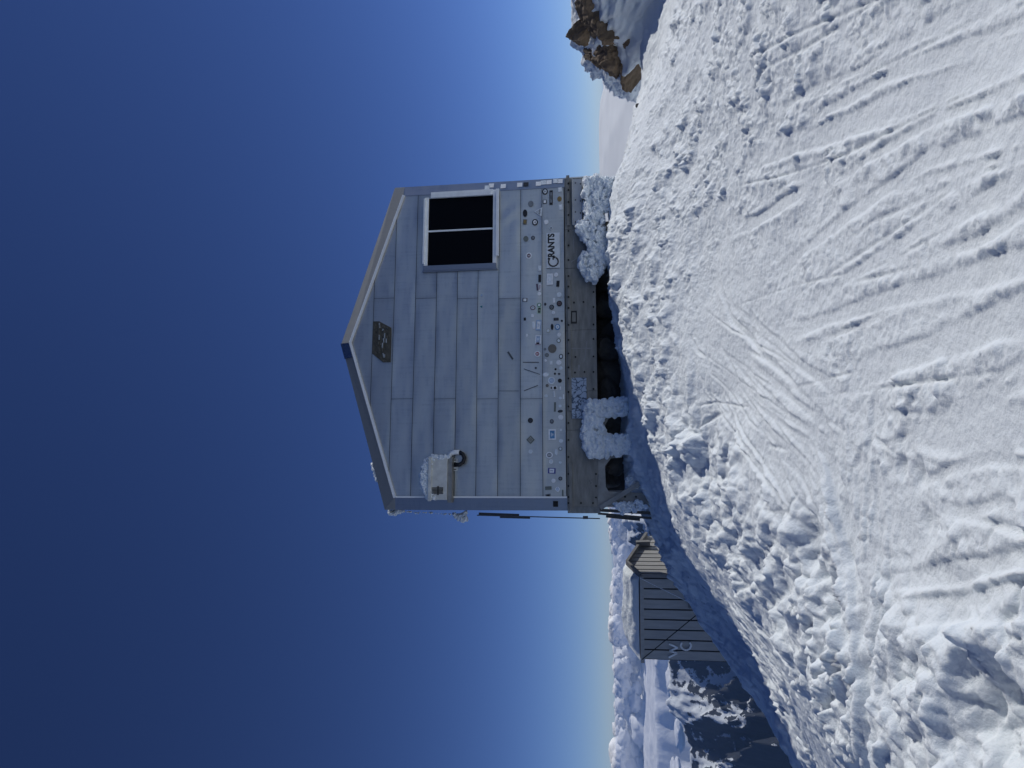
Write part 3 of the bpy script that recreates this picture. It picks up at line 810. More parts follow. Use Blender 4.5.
# ---- stickers:  crop row y0, centre x, centre y, width, height, shape, colour, inner colour
PAL = {'w': (.92, .93, .93), 'p': (.74, .79, .82), 'k': (.012, .012, .015), 'd': (.05, .055, .07), 'g': (.20, .22, .24), 'gr': (.03, .22, .10), 'lg': (.45, .58, .45),
       'r': (.30, .05, .07), 'rd': (.16, .10, .11), 'b': (.10, .27, .48), 'lb': (.38, .50, .66), 'v': (.06, .07, .30), 'br': (.17, .155, .13), 'o': (.26, .18, .06),
       'cr': (.50, .50, .42), 'pk': (.46, .36, .42), 'bg': (.36, .35, .31), 'gg': (.16, .18, .16), 'or': (.50, .20, .05), 'te': (.02, .20, .24), 'pu': (.12, .09, .13)}
SM = {k: mat_plain('sticker_' + n, PAL[k], .5, 0, .16, 25) for k, n in
      dict(w='white', p='pale', k='black', d='dark', g='grey', gr='green', lg='light_green', r='red', rd='dull_red', b='blue', lb='light_blue', v='violet', br='brown', o='ochre', cr='cream', pk='pink', bg='beige', gg='grey_green', te='teal', pu='plum').items()}
SM['or'] = mat_plain('sticker_orange', PAL['or'], .5)
CW = {k: 'white pale black dark grey green light-green red dull-red blue light-blue violet brown ochre cream pink beige grey-green orange teal plum'.split()[i] for i, k in
      enumerate('w p k d g gr lg r rd b lb v br o cr pk bg gg or te pu'.split())}
ST = [
 (280,318,10,30,30,'r','k',0),(280,447,26,75,75,'r','p','w'),(280,550,50,40,75,'r','k',0),(280,287,95,25,85,'r','pu',0),(280,318,95,25,90,'r','w','pk'),(280,312,178,48,48,'c','w',0),(280,566,192,64,64,'c','p',0),
 (280,500,262,30,60,'r','w',0),(280,568,303,70,70,'c','k','rd'),(280,128,258,62,45,'r','d','w'),(280,310,322,56,50,'c','gr','w'),(280,312,390,50,85,'r','lg','k'),(280,230,358,68,56,'c','rd','p'),
 (280,388,312,32,36,'c','d',0),(280,470,350,62,62,'c','k','g'),(280,226,458,34,36,'r','w',0),(280,127,503,28,36,'r','k',0),(280,492,420,44,44,'c','w','p'),(280,527,503,65,32,'r','k','d'),(280,600,525,28,26,'c','k',0),
 (280,303,582,68,132,'r','lb','w'),(280,240,580,34,90,'r','w','p'),(280,475,600,45,80,'x','k',0),(280,545,603,72,72,'c','b','w'),(280,425,652,56,52,'c','cr','p'),(280,566,702,52,52,'c','w',0),(280,155,710,30,44,'x','w',0),
 (280,297,762,74,110,'r','w','lb'),
 (340,293,30,66,70,'r','pk','k'),(340,385,120,34,34,'c','g',0),(340,478,112,110,110,'c','br',0),(340,287,180,80,72,'c','w','r'),(340,560,10,56,56,'c','gg','p'),(340,408,195,56,50,'c','gg','g'),(340,590,212,54,60,'c','k','p'),
 (340,392,262,36,36,'x','w',0),(340,463,293,36,48,'r','p','w'),(340,562,290,70,58,'c','w',0),(340,520,375,30,34,'x','k',0),(340,588,362,46,46,'c','p',0),(340,267,360,28,26,'c','d',0),(340,512,433,28,28,'c','k',0),
 (340,565,435,28,22,'r','d',0),(340,395,445,80,56,'c','p','w'),(340,468,520,94,92,'c','p','lb'),(340,575,522,52,52,'c','k',0),(340,413,585,40,40,'c','br',0),(340,465,615,28,44,'r','w','k'),(340,513,615,56,48,'r','w','k'),(340,582,620,18,40,'r','w',0),
 (340,503,690,20,80,'r','w','p'),(340,400,715,44,40,'c','p',0),(340,580,745,44,36,'c','p',0),(340,622,728,18,60,'r','w',0),
 (400,578,78,38,38,'c','p',0),(400,580,145,66,34,'c','k','d'),(400,512,90,26,120,'r','gg',0),(400,585,225,74,66,'x','w',0),(400,472,275,52,56,'c','d','g'),(400,198,263,66,66,'c','k','d'),
 (400,478,443,98,138,'r','w','b'),(400,588,385,32,30,'c','w',0),(400,590,525,56,52,'c','p',0),(400,200,510,110,110,'d','gg','bg'),(400,200,660,52,56,'c','p',0),(400,440,706,92,84,'c','w','g'),(400,530,665,40,92,'x','p',0),(400,582,625,50,50,'c','gg','p'),
 (460,463,20,54,60,'c','w','p'),(460,580,33,40,36,'x','p',0),(460,472,138,98,70,'r','v','w'),(460,582,238,52,50,'c','k','g'),(460,493,265,56,56,'c','w',0),(460,545,375,62,74,'x','w','lb'),
 (460,428,360,84,45,'r','gg',0),(460,425,462,72,56,'r','g','k'),(460,612,425,20,88,'r','gg',0),
 (175,385,215,72,72,'c','k','p'),(175,382,345,50,46,'r','d','w'),(175,463,292,44,180,'r','k','g'),(175,577,190,50,54,'r','p','w'),(175,570,310,58,62,'c','o',0),(175,585,415,46,64,'r','p','w'),(175,203,370,70,68,'c','g',0),
 (175,295,475,100,110,'t','p','g'),(175,130,492,58,90,'c','k',0),(175,128,603,50,60,'r','br','o'),(175,257,608,76,76,'c','k','w'),(175,398,605,66,60,'x','w',0),(175,463,683,50,50,'d','p','g'),
 (230,140,115,66,66,'c','gg',0),(230,232,103,50,50,'c','d','g'),(230,178,332,76,76,'c','w','rd'),(230,317,492,38,66,'r','p',0),(230,447,632,78,140,'r','w','p'),(230,527,575,52,52,'c','w',0),(230,550,690,36,78,'x','k',0),(230,318,622,36,92,'r','k',0),
]
UP_ST = [(481.8,295.4,2.4,2.6,'x','lb',0),(481.2,306.8,2.4,2.4,'t','te',0),(516,286.6,3,3,'r','g',0),(501.4,321.8,3,3,'c','d',0),(491,337.6,1.1,6,'r','k',0),(481,365.8,4,4,'c','o','or')]
rs = random.Random(8)
def sticker(px, py, w, h, shp, c, inn, k):
    # w runs along the picture's x (down the wall), h along the picture's y (along the wall)
    (xa, za), (xb, zb) = wl(px + w / 2, py + h / 2), wl(px - w / 2, py - h / 2)
    cx_, cz_, hw, hh = (xa + xb) / 2, (za + zb) / 2, (xb - xa) / 2, (zb - za) / 2
    y = -.0145 - .0002 * (k % 7)
    o = MB(); ro = rs.uniform(-.12, .12)
    def shape(kx, kz, yy, mi):
        if shp == 'c': pts = [(math.cos(a) * hw * kx, math.sin(a) * hh * kz) for a in np.linspace(0, 2 * math.pi, 21)[:-1]]
        elif shp == 'r': pts = [(-hw * kx, -hh * kz), (hw * kx, -hh * kz), (hw * kx, hh * kz), (-hw * kx, hh * kz)]
        elif shp == 'd': pts = [(0, -hh * kz), (hw * kx, 0), (0, hh * kz), (-hw * kx, 0)]
        elif shp == 't': pts = [(-hw * kx, -hh * kz), (hw * kx, -hh * kz), (0, hh * kz)]
        else: pts = [(math.cos(a) * hw * kx * rs.uniform(.75, 1.1), math.sin(a) * hh * kz * rs.uniform(.75, 1.1)) for a in np.linspace(0, 2 * math.pi, 10)[:-1]]
        cr_, sr_ = math.cos(ro), math.sin(ro)
        o.prism([(cx_ + a * cr_ - b * sr_, cz_ + a * sr_ + b * cr_) for a, b in pts], yy, yy + .003, mi)
    shape(1, 1, y, 0)
    mats = [SM[c]]
    if inn:
        mats.append(SM[inn]); shape(.66 if shp != 'r' else .72, .62, y - .0015, 1)
        if hw * hh > .0016:
            for q in range(3):
                zz = cz_ + hh * (.25 - .25 * q); ww = hw * rs.uniform(.15, .4)
                o.box((cx_ - ww, y - .0028, zz - hh * .06), (cx_ + ww, y - .0012, zz + hh * .06), 0)
    ob = o.build('sticker', mats, front)
    sn = {'c': 'round', 'r': 'rectangular', 'd': 'diamond-shaped', 't': 'triangular', 'x': 'torn'}[shp]
    ob['label'] = f"{CW[c]} {sn} sticker"
    return ob
k = 0
for y0, cx_, cy_, w, h, shp, c, inn in ST:
    sticker(515 + cx_ / 12.8, y0 + cy_ / 12.8, w / 12.8, h / 12.8, shp, c, inn, k); k += 1
for t in UP_ST[:max(0, 100 - k)]:
    sticker(*t, k); k += 1
print('stickers', k)
# stickers on the slanting right corner trim
TRS = [(411,.5,'w'),(487,.4,'p'),(491,.6,'w'),(503,.45,'w'),(519.5,.5,'w'),(525.7,.5,'k'),(538.2,.5,'w'),(543.2,.6,'p'),(548.8,.6,'w'),(555.6,.7,'p'),(560,.65,'w')]
trim_r = [o for o in hut.children if o.name.startswith('corner_trim')][-1]
for px, f_, c in TRS[1:]:
    z = wl(px, 183)[1]; o = MB(); h = .045
    a = Vector((W - CH, -.008, z)); b = Vector((W, CD - .003, z)); d = (b - a); nn = Vector((d.y, -d.x, 0)).normalized() * .003
    p = a + d * f_
    t = d.normalized() * .05
    o.poly([p - t + nn + Vector((0, 0, -h)), p + t + nn + Vector((0, 0, -h)), p + t + nn + Vector((0, 0, h)), p - t + nn + Vector((0, 0, h))])
    o.build('trim_sticker', SM[c], trim_r)
# flat black rectangle on the left trim, faint marks low on the wall
o = MB(); z = wl(555.5, 505)[1]; f4 = lambda x: CD * (CH - x) / CH - .012
o.poly([(.15, f4(.15), z - .04), (.06, f4(.06), z - .04), (.06, f4(.06), z + .04), (.15, f4(.15), z + .04)])
o.build('black_rect', M_BOLT, [q for q in hut.children if q.name.startswith('corner_trim')][0])
M_SCUF = mat_plain('dark_scuff', (.10, .11, .12), .6, .4)
for p, q, w in (((523, 362.4), (539, 362.4), .012), ((524, 369), (540, 374.5), .010), ((524, 391), (538, 385.5), .012), ((508, 352), (513, 359.5), .03), ((498, 391), (519, 391), .006)):
    (xa, za), (xc, zc) = wl(*p), wl(*q); mk = MB(); mk.bar((xa, -.0145, za), (xc, -.0145, zc), w, .002); mk.build('scuff_mark', M_SCUF, front)
# ------------------------------------------------------------------ toilet cabin behind the crest
def hz(p, z): return Vector((p.x, p.y, z))
wC, wL = at(640, 578, 14.0), at(641, 659, 14.3)
wG = at(646, 536, 15.4); zt = wC.z; wL.z = zt
wA = wC.lerp(wG, .288); wA.z = at(628, 565, 14.4).z
sh_ = wL - wC; wAL = wA + sh_; wGL = wG + sh_
ZB2 = -1.7
wc = empty('toilet_cabin', (wC.x, wC.y, ZB2), math.atan2(-sh_.y, -sh_.x))
tag(wc, 'small grey plank toilet cabin lettered WC with snow on its roof', 'cabin')
wc_inv = (Matrix.Translation(wc.location) @ Matrix.Rotation(wc.rotation_euler.z, 4, 'Z')).inverted()
def lc(p): return wc_inv @ p
M_WC = mat_plain('grey_painted_planks', (.43, .42, .40), .6, .1, .12, 3, .2, 40, stretch=(6, 6, 1))
M_WCD = mat_plain('plank_gap', (.012, .012, .014), .8)
M_WCF = mat_plain('grey_brown_fascia', (.22, .215, .205), .6, 0, .15)
def planks(name, P, Q, topf, zb, n, th=.02):
    """vertical planks between corners P and Q (cabin coordinates)"""
    o = MB(); d = Q - P; nn = Vector((d.y, -d.x, 0)).normalized()
    for i in range(n):
        a, b = i / n + .009, (i + 1) / n - .009
        p, q = P + d * a, P + d * b
        za, zb_ = topf(a), topf(b)
        k = len(o.v)
        for s in (0, 1):
            off = nn * (th * (s - .5))
            o.v += [tuple(Vector((p.x, p.y, zb)) + off), tuple(Vector((q.x, q.y, zb)) + off), tuple(Vector((q.x, q.y, zb_)) + off), tuple(Vector((p.x, p.y, za)) + off)]
        for t in ((0, 1, 2, 3), (7, 6, 5, 4), (0, 4, 5, 1), (1, 5, 6, 2), (2, 6, 7, 3), (3, 7, 4, 0)):
            o.f.append(tuple(k + i_ for i_ in t)); o.m.append(0)
    off = -nn * .012 if name else nn
    k = len(o.v); N_ = 12
    for i in range(N_):
        a, b = i / N_, (i + 1) / N_
        p, q = P + d * a - nn * .004, P + d * b - nn * .004
        o.poly([(p.x, p.y, zb), (q.x, q.y, zb), (q.x, q.y, topf(b)), (p.x, p.y, topf(a))], 1)
    return o.build(name, [M_WC, M_WCD], wc)
c0, l0, g0, a0 = lc(wC), lc(wL), lc(wG), lc(wA)
gl0, al0 = lc(wGL), lc(wAL)
ztc, zta, ztg = c0.z, a0.z, g0.z
fw = planks('plank_wall', Vector((l0.x, l0.y, 0)), Vector((c0.x, c0.y, 0)), lambda t: ztc - .01, 0, 8)
def gt(t): return (ztc + (zta - ztc) * t / .288 if t < .288 else zta + (ztg - zta) * (t - .288) / .712) - .01
gw = planks('gable_wall', Vector((c0.x, c0.y, 0)), Vector((g0.x, g0.y, 0)), gt, 0, 11)
o = MB(); o.poly([(l0.x, l0.y, 0), (gl0.x, gl0.y, 0), (gl0.x, gl0.y, ztg), (al0.x, al0.y, zta), (l0.x, l0.y, ztc)]); o.build('gable_wall', M_WC, wc)
o = MB(); o.poly([(g0.x, g0.y, 0), (gl0.x, gl0.y, 0), (gl0.x, gl0.y, ztg), (g0.x, g0.y, ztg)]); o.build('plank_wall', M_WC, wc)
o = MB(); o.poly([c0, l0, al0, a0]); o.poly([a0, al0, gl0, g0]); 
o.build('roof', M_WCF, wc)
up = Vector((0, 0, .02))
o = MB(); ex = (c0 - l0).normalized() * .05
o.bar(c0 + ex + up * -.5, a0 + ex + up, .09, .05, up=(0, 0, 1)); o.bar(a0 + ex + up, g0 + ex + up * -.5, .09, .05, up=(0, 0, 1)); o.build('roof_fascia', M_WCF, wc)
o = MB(); fo = Vector((0, -.03, -.03)); o.bar(l0 + fo - ex, c0 + fo + ex, .05, .07, up=(0, 0, 1)); o.build('eave_board', M_WC, wc)
o = MB(); q_ = lc(at(636, 543.5, 15.0)); q2 = lc(at(650, 543.0, 15.0)); o.bar(q_, q2, .10, .10, up=(0, 1, 0)); o.build('gable_post', M_WCF, wc, bevel=.005)
# letters and cables on the plank wall
M_LET = mat_plain('pale_metal_letter', (.9, .9, .88), .5, .2)
def wcp(px, py, off=.03):
    d = ray(px, py); nn = Vector((sh_.y, -sh_.x, 0)).normalized()
    t = (wC - EYE).dot(nn) / d.dot(nn); p = EYE + d * t
    n2 = -nn if nn.y > 0 else nn
    return lc(p + n2 * off)
def stroke(pts, w, name, mat, parent=wc):
    o = MB()
    for p, q in zip(pts, pts[1:]): o.bar(wcp(*p), wcp(*q), w, .02, up=(0, 1, 0))
    return o.build(name, mat, parent)
stroke([(668.5, 656.5), (677, 652.3), (669.5, 650), (677.5, 646.8), (669, 643)], .035, 'letter_w', M_LET)
stroke([(681.5, 641.5), (680.5, 645), (682.5, 648), (686, 649.3), (689.5, 648), (691, 644.5), (689.5, 641.5)], .035, 'letter_c', M_LET)
o = MB(); o.tube([wcp(642, 658, .05), wcp(698, 606, .25)], .009, 5); o.build('dark_cable', M_WCD, wc)
o = MB(); o.tube([wcp(640, 577, .05), wcp(684, 591, .4)], .008, 5); o.build('pale_cable', M_LET, wc)
o = MB(); p, q = wcp(688, 598, .02), wcp(696, 606, .10); o.box((min(p.x, q.x), min(p.y, q.y), min(p.z, q.z)), (max(p.x, q.x), max(p.y, q.y), max(p.z, q.z))); o.build('wall_vent', M_WCF, wc, bevel=.004)
# snow lying on its roof
nx, ny = 70, 26
A, B = np.meshgrid(np.linspace(0, 1, nx), np.linspace(0, 1, ny))
def pt(a, b):
    # a along the ridge from the gable, b from the eave over the ridge
    e = np.where(b < .5, b * 2, 1)
    P = np.stack([wC[i] + (wL[i] - wC[i]) * a + (wA[i] - wC[i]) * np.minimum(b * 1.6, 1) + (wG[i] - wA[i]) * np.clip(b * 1.6 - 1, 0, 1) * .9 for i in range(3)], 0)
    return P
P = pt(A * 1.03 - .01, B)
ed = smooth01(A * 14) * smooth01((1 - A) * 5) * smooth01(B * 7 + .2) * smooth01((1 - B) * 6)
P[2] += .015 + (.11 + .03 * fbm(A * 5, B * 4, 3, 201)) * ed
tag(grid_obj('roof_snow', P[0], P[1], P[2], SNOW), 'smooth white snow lying on the roof of the toilet cabin', 'snow')

# ------------------------------------------------------------------ rime and snow clumps
def blob_mesh(seed, sub=2, amp=.25, fr=2.2):
    bm = bmesh.new(); bmesh.ops.create_icosphere(bm, subdivisions=sub, radius=1)
    v = np.array([x.co[:] for x in bm.verts]); f = np.array([[q.index for q in p.verts] for p in bm.faces]); bm.free()
    n = fbm(v[:, 0] * fr + v[:, 2] * 1.7 + seed * 7, v[:, 1] * fr - v[:, 2] * 1.3 + seed * 3, 3, seed)
    return v * (1 + amp * n)[:, None], f
BLOBS = [blob_mesh(s, 2, .55, 2.8) for s in range(5)]
def tri_obj(name, v, f, mat, smooth=True):
    me = bpy.data.meshes.new(name)
    me.vertices.add(len(v)); me.vertices.foreach_set('co', v.astype(np.float32).ravel())
    me.loops.add(f.size); me.loops.foreach_set('vertex_index', f.astype(np.int32).ravel())
    me.polygons.add(len(f)); me.polygons.foreach_set('loop_start', np.arange(0, f.size, 3, dtype=np.int32)); me.polygons.foreach_set('loop_total', np.full(len(f), 3, dtype=np.int32))
    me.update(calc_edges=True); me.polygons.foreach_set('use_smooth', np.full(len(f), smooth))
    me.materials.append(mat); o = bpy.data.objects.new(name, me); COL.objects.link(o)
    return o
def inpoly(x, y, poly):
    c = False; j = len(poly) - 1
    for i in range(len(poly)):
        if (poly[i][1] > y) != (poly[j][1] > y) and x < (poly[j][0] - poly[i][0]) * (y - poly[i][1]) / (poly[j][1] - poly[i][1]) + poly[i][0]: c = not c
        j = i
    return c
def clump(name, label, poly, Y, thick, n, r0, r1, seed, cat='snow', group=None, droop=0):
    n = int(n * 2.2); r0 *= .55; r1 *= .72
    rd = random.Random(seed); V, Fc, k = [], [], 0
    xs = [p[0] for p in poly]; ys = [p[1] for p in poly]; cnt = 0
    while cnt < n:
        px, py = rd.uniform(min(xs), max(xs)), rd.uniform(min(ys), max(ys))
        if not inpoly(px, py, poly): continue
        cnt += 1
        big = cnt < n * .25
        r = rd.uniform(r0, r1) * (2.1 if big else 1)
        c = at(px, py, Y(px, py) + rd.uniform(-thick, thick) * (.5 if big else 1))
        v, f = BLOBS[rd.randrange(5)]
        a = rd.uniform(0, 6.3); ca, sa = math.cos(a), math.sin(a)
        vv = v @ np.array([[ca, sa, 0], [-sa, ca, 0], [0, 0, 1]]) * (np.array([1, 1, .8]) * r) + np.array(c[:])
        V.append(vv); Fc.append(f + k); k += len(v)
    o = tri_obj(name, np.concatenate(V), np.concatenate(Fc), SNOW)
    vx = max(.007, r0 * .38)
    md = o.modifiers.new('fuse', 'REMESH'); md.mode = 'VOXEL'; md.voxel_size = vx; md.use_smooth_shade = True
    md = o.modifiers.new('soften', 'SMOOTH'); md.iterations = 6; md.factor = .7
    for sc_, st_ in ((.10, r0 * 3.4), (.03, r0 * 1.6)):
        tx = bpy.data.textures.new('rime_grain', 'CLOUDS'); tx.noise_scale = sc_; tx.noise_depth = 3
        md = o.modifiers.new('grain', 'DISPLACE'); md.texture = tx; md.strength = st_; md.mid_level = .5; md.texture_coords = 'GLOBAL'
    return tag(o, label, cat, group)
hy = lambda px, py, off=0: (HUT + EY * off).y + (wl(px, py, off)[0]) * EX.y
G_R = 'wind-packed snow clinging to the hut base'
clump('rime_clump', 'rough snow mass filling the gap under the window end of the hut', [(586, 179), (614, 178), (616, 200), (604, 214), (606, 264), (597, 281), (588, 279), (580, 272), (579, 262), (589, 248), (580, 234), (577, 226), (585, 220), (584, 190)], lambda a, b: hy(a, b, -.12), .13, 620, .028, .06, 1, group=G_R)
clump('rime_clump', 'snow crust bridging the two snow covered struts under the blue sign', [(584, 402), (601, 402), (604, 418), (603, 438), (606, 456), (589, 456), (584, 448), (583, 428), (586, 414)], lambda a, b: hy(a, b, -.10), .09, 330, .024, .05, 2, group=G_R)
clump('rime_clump', 'snow covered strut below the blue sign, the one nearer the window', [(598, 401), (628, 399), (628, 413), (600, 416)], lambda a, b: hy(a, b, -.08), .10, 200, .024, .05, 3, group=G_R)
clump('rime_clump', 'snow covered strut beside the bare steel frame', [(600, 437), (634, 434), (634, 452), (602, 456)], lambda a, b: hy(a, b, -.08), .10, 240, .024, .05, 4, group=G_R)
clump('rime_clump', 'feathery snow stuck to the foot of the steel corner post', [(612, 503), (640, 501), (648, 508), (622, 513)], lambda a, b: hy(a, b, -.05), .08, 110, .015, .032, 5, group=G_R)
clump('rime_clump', 'small snow heap between post and diagonal brace', [(624, 478), (632, 476), (640, 488), (628, 490)], lambda a, b: hy(a, b, .1), .08, 60, .02, .04, 6, group=G_R)
clump('snow_clump', 'rounded snow cap on top of the white wall box', [(421, 470), (424, 461), (431, 456), (450, 454.5), (450, 458), (432, 461), (432, 489), (437, 499), (428, 499), (423, 492), (420.5, 480)], lambda a, b: hy(a, b, -.13), .08, 330, .018, .034, 7)
clump('snow_tuft', 'frozen snow tuft on the side edge of the hut beside the box', [(452, 513), (466, 512.5), (468, 519), (463, 522), (455, 517)], lambda a, b: hy(a, b, .35), .08, 60, .012, .028, 8)
clump('snow_tuft', 'thin snow roll hanging from the left eave corner', [(388, 510.5), (404, 509.5), (404, 512), (396, 515), (389, 514.5)], lambda a, b: hy(a, b, .3), .2, 70, .012, .024, 9)
clump('snow_tuft', 'thread of ice running down the left side trim', [(404, 511), (452, 513.5), (452, 515), (404, 512.5)], lambda a, b: hy(a, b, .3), .06, 60, .006, .014, 10)
clump('snow_patch', 'thin snow patch on the left roof slope', [(371, 463), (373, 463), (378.5, 482), (376.5, 482)], lambda a, b: hy(a, b, .5), .3, 70, .012, .02, 11)

# ------------------------------------------------------------------ rocks
def mat_rock(name, col):
    m, nt, b = new_mat(name)
    tc = N(nt, 'ShaderNodeTexCoord')
    a = N(nt, 'ShaderNodeTexNoise', Scale=3.0, Detail=10.0, Roughness=.65); v = N(nt, 'ShaderNodeTexVoronoi', Scale=5.0); v.feature = 'DISTANCE_TO_EDGE'
    nt.links.new(tc.outputs['Object'], a.inputs['Vector']); nt.links.new(a.outputs[1], v.inputs['Vector'])
    cr = N(nt, 'ShaderNodeValToRGB'); e = cr.color_ramp.elements
    e[0].position = .3; e[1].position = .68; e[0].color = tuple(c * .35 for c in col) + (1,); e[1].color = tuple(c * 1.3 for c in col) + (1,)
    nt.links.new(a.outputs[0], cr.inputs[0]); nt.links.new(cr.outputs[0], b.inputs['Base Color'])
    n2 = N(nt, 'ShaderNodeTexNoise', Scale=14.0, Detail=8.0, Roughness=.7); nt.links.new(tc.outputs['Object'], n2.inputs['Vector'])
    bp = N(nt, 'ShaderNodeBump', Strength=.8, Distance=.04); nt.links.new(n2.outputs[0], bp.inputs['Height']); nt.links.new(bp.outputs[0], b.inputs['Normal'])
    b.inputs['Roughness'].default_value = .85
    return m
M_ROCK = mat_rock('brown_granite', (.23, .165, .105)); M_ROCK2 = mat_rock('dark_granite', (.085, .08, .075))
def boulder(label, c, size, seed, mat, rot=(0, 0, 0), group=None, sub=5):
    bm = bmesh.new(); bmesh.ops.create_icosphere(bm, subdivisions=sub, radius=1)
    v = np.array([x.co[:] for x in bm.verts]); f = np.array([[q.index for q in p.verts] for p in bm.faces]); bm.free()
    rd = np.random.RandomState(seed)
    for _ in range(20):                                    # cut flat faces
        nrm = rd.randn(3); nrm /= np.linalg.norm(nrm); d = rd.uniform(.5, .88)
        s = v @ nrm; v = v - np.outer(np.clip(s - d, 0, None) * .93, nrm)
    n = fbm(v[:, 0] * 2.5 + v[:, 2] * 2.1 + seed, v[:, 1] * 2.5 - v[:, 2] * 1.9, 6, seed) + .8 * fbm(v[:, 0] * 6 + v[:, 2] * 5, v[:, 1] * 6 - v[:, 2] * 4, 3, seed)
    v = v * (1 + .09 * n)[:, None] * np.array(size)
    o = tri_obj('boulder', v, f, mat, False); o.location = c; o.rotation_euler = rot
    return tag(o, label, 'rock', group)
# footing rocks in the dark gap under the hut
G_F = 'rocks in the dark gap under the hut'
for k, (px, py, off, sx) in enumerate(((612, 283, .9, .42), (608, 305, .8, .35), (610, 330, .9, .40), (606, 352, .7, .30), (612, 372, .9, .42), (607, 392, .7, .30), (614, 425, .7, .34), (616, 462, .7, .34), (606, 478, 1.1, .3))):
    lab = ['dark rock in the gap beside the snow mass at the window end', 'dark rock under the small black framed plate', 'dark rock in the gap under the middle of the hut', 'dark rock below the scratched cross on the base board',
           'dark rock just right of the blue sign in the gap', 'dark rock below the blue sign', 'dark rock between the two snow covered struts', 'dark rock inside the bare steel frame', 'dark rock behind the steel corner post'][k]
    c = at(px, py, hy(px, py, off)); boulder(lab, c, (sx, sx, sx * .8), 20 + k, M_ROCK2, (k, k * 2, k * 3), G_F, 3)
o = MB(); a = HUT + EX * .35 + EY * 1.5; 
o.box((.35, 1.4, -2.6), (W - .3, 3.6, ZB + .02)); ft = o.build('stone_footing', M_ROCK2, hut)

# snow mound with rocks at the right edge
mc = at(640, -32, 14.9); mc.z = .45
def mound_pts():
    bm = bmesh.new(); bmesh.ops.create_icosphere(bm, subdivisions=7, radius=1)
    v = np.array([x.co[:] for x in bm.verts]); f = np.array([[q.index for q in p.verts] for p in bm.faces]); bm.free()
    p = np.sign(v) * np.abs(v) ** .85
    n = fbm(v[:, 0] * 1.6 + v[:, 2] * 1.3, v[:, 1] * 1.6 - v[:, 2], 5, 301)
    q = clods(v[:, 0] * 2 + v[:, 2], v[:, 1] * 2 - v[:, 2] * .6, .22, 302, .8)
    n2 = fbm(v[:, 0] * 7 + v[:, 2] * 5, v[:, 1] * 7 - v[:, 2] * 5, 4, 303); q2 = clods(v[:, 0] * 2 + v[:, 2] * 1.4, v[:, 1] * 2 - v[:, 2], .09, 304, .8)
    return p * (1 + .12 * n + .09 * q + .022 * n2 + .05 * q2)[:, None] * np.array([2.05, 3.5, 1.72]), f
v_, f_ = mound_pts()
o = tri_obj('snow_mound', v_, f_, SNOW); o.location = mc
tag(o, 'big snow-plastered mound holding brown rocks at the right end of the slope', 'snow')
def on_mound(px, py):
    d = ray(px, py); best = None
    for Y in np.linspace(11, 17, 600):
        p = EYE + d * (Y / d.y) - mc
        if (abs(p.x) / 2.05) ** 2 + (abs(p.y) / 3.5) ** 2 + (abs(p.z) / 1.72) ** 2 < 1: return p + mc
    return at(px, py, 14.2)
G_B = 'brown rocks sticking out of the snow mound'
boulder('large rough brown rock high in the snow mound at the picture edge', on_mound(603, 10) + Vector((.1, .12, 0)), (.70, .80, .62), 41, M_ROCK, (.2, .1, .3), G_B)
boulder('dark brown rock jutting out at the top corner of the snow mound', on_mound(582, 36) + Vector((.14, .14, 0)), (.30, .40, .28), 42, M_ROCK, (.5, .2, 1.0), G_B)
boulder('long flat brown rock running down the side of the snow mound', on_mound(612, 44) + Vector((.05, .08, 0)), (.58, .62, .36), 43, M_ROCK, (.2, .9, .2), G_B)
boulder('blocky brown rock lowest on the side of the snow mound', on_mound(632, 63) + Vector((.0, .06, 0)), (.50, .7, .46), 44, M_ROCK, (.1, .5, .7), G_B)
boulder('narrow grey-brown rock half buried in shaded snow of the mound', on_mound(634, 37) + Vector((.02, .1, 0)), (.22, .34, .28), 45, M_ROCK, (.6, .3, .2), G_B)
boulder('thin dark rock lying behind the lowest blocky rock', on_mound(603, 54) + Vector((.02, .1, 0)), (.32, .44, .28), 46, M_ROCK, (.6, .6, .2), G_B)
boulder('brown rock wedge between the top corner rock and the long flat rock', on_mound(594, 47) + Vector((.03, .12, 0)), (.34, .4, .26), 47, M_ROCK, (.9, .6, .2), G_B)
boulder('brown rock joined below the long flat rock', on_mound(622, 54) + Vector((.03, .12, 0)), (.52, .6, .38), 48, M_ROCK, (.3, 1.6, .9), G_B)
boulder('second brown rock at the picture edge beneath the large rough one', on_mound(614, 20) + Vector((.05, .2, 0)), (.52, .66, .44), 49, M_ROCK, (.1, .6, 1.9), G_B)
for k, (px, py, r, lab) in enumerate(((638, 106, .05, 'small dark stone on the snow edge nearer the mound'), (636, 116, .035, 'tiny dark stone on the snow edge toward the hut'))):
    c = at(px, py, 12.6); boulder(lab, c, (r, r, r * 1.4), 60 + k, M_ROCK2, group='small stones on the snow edge', sub=2)

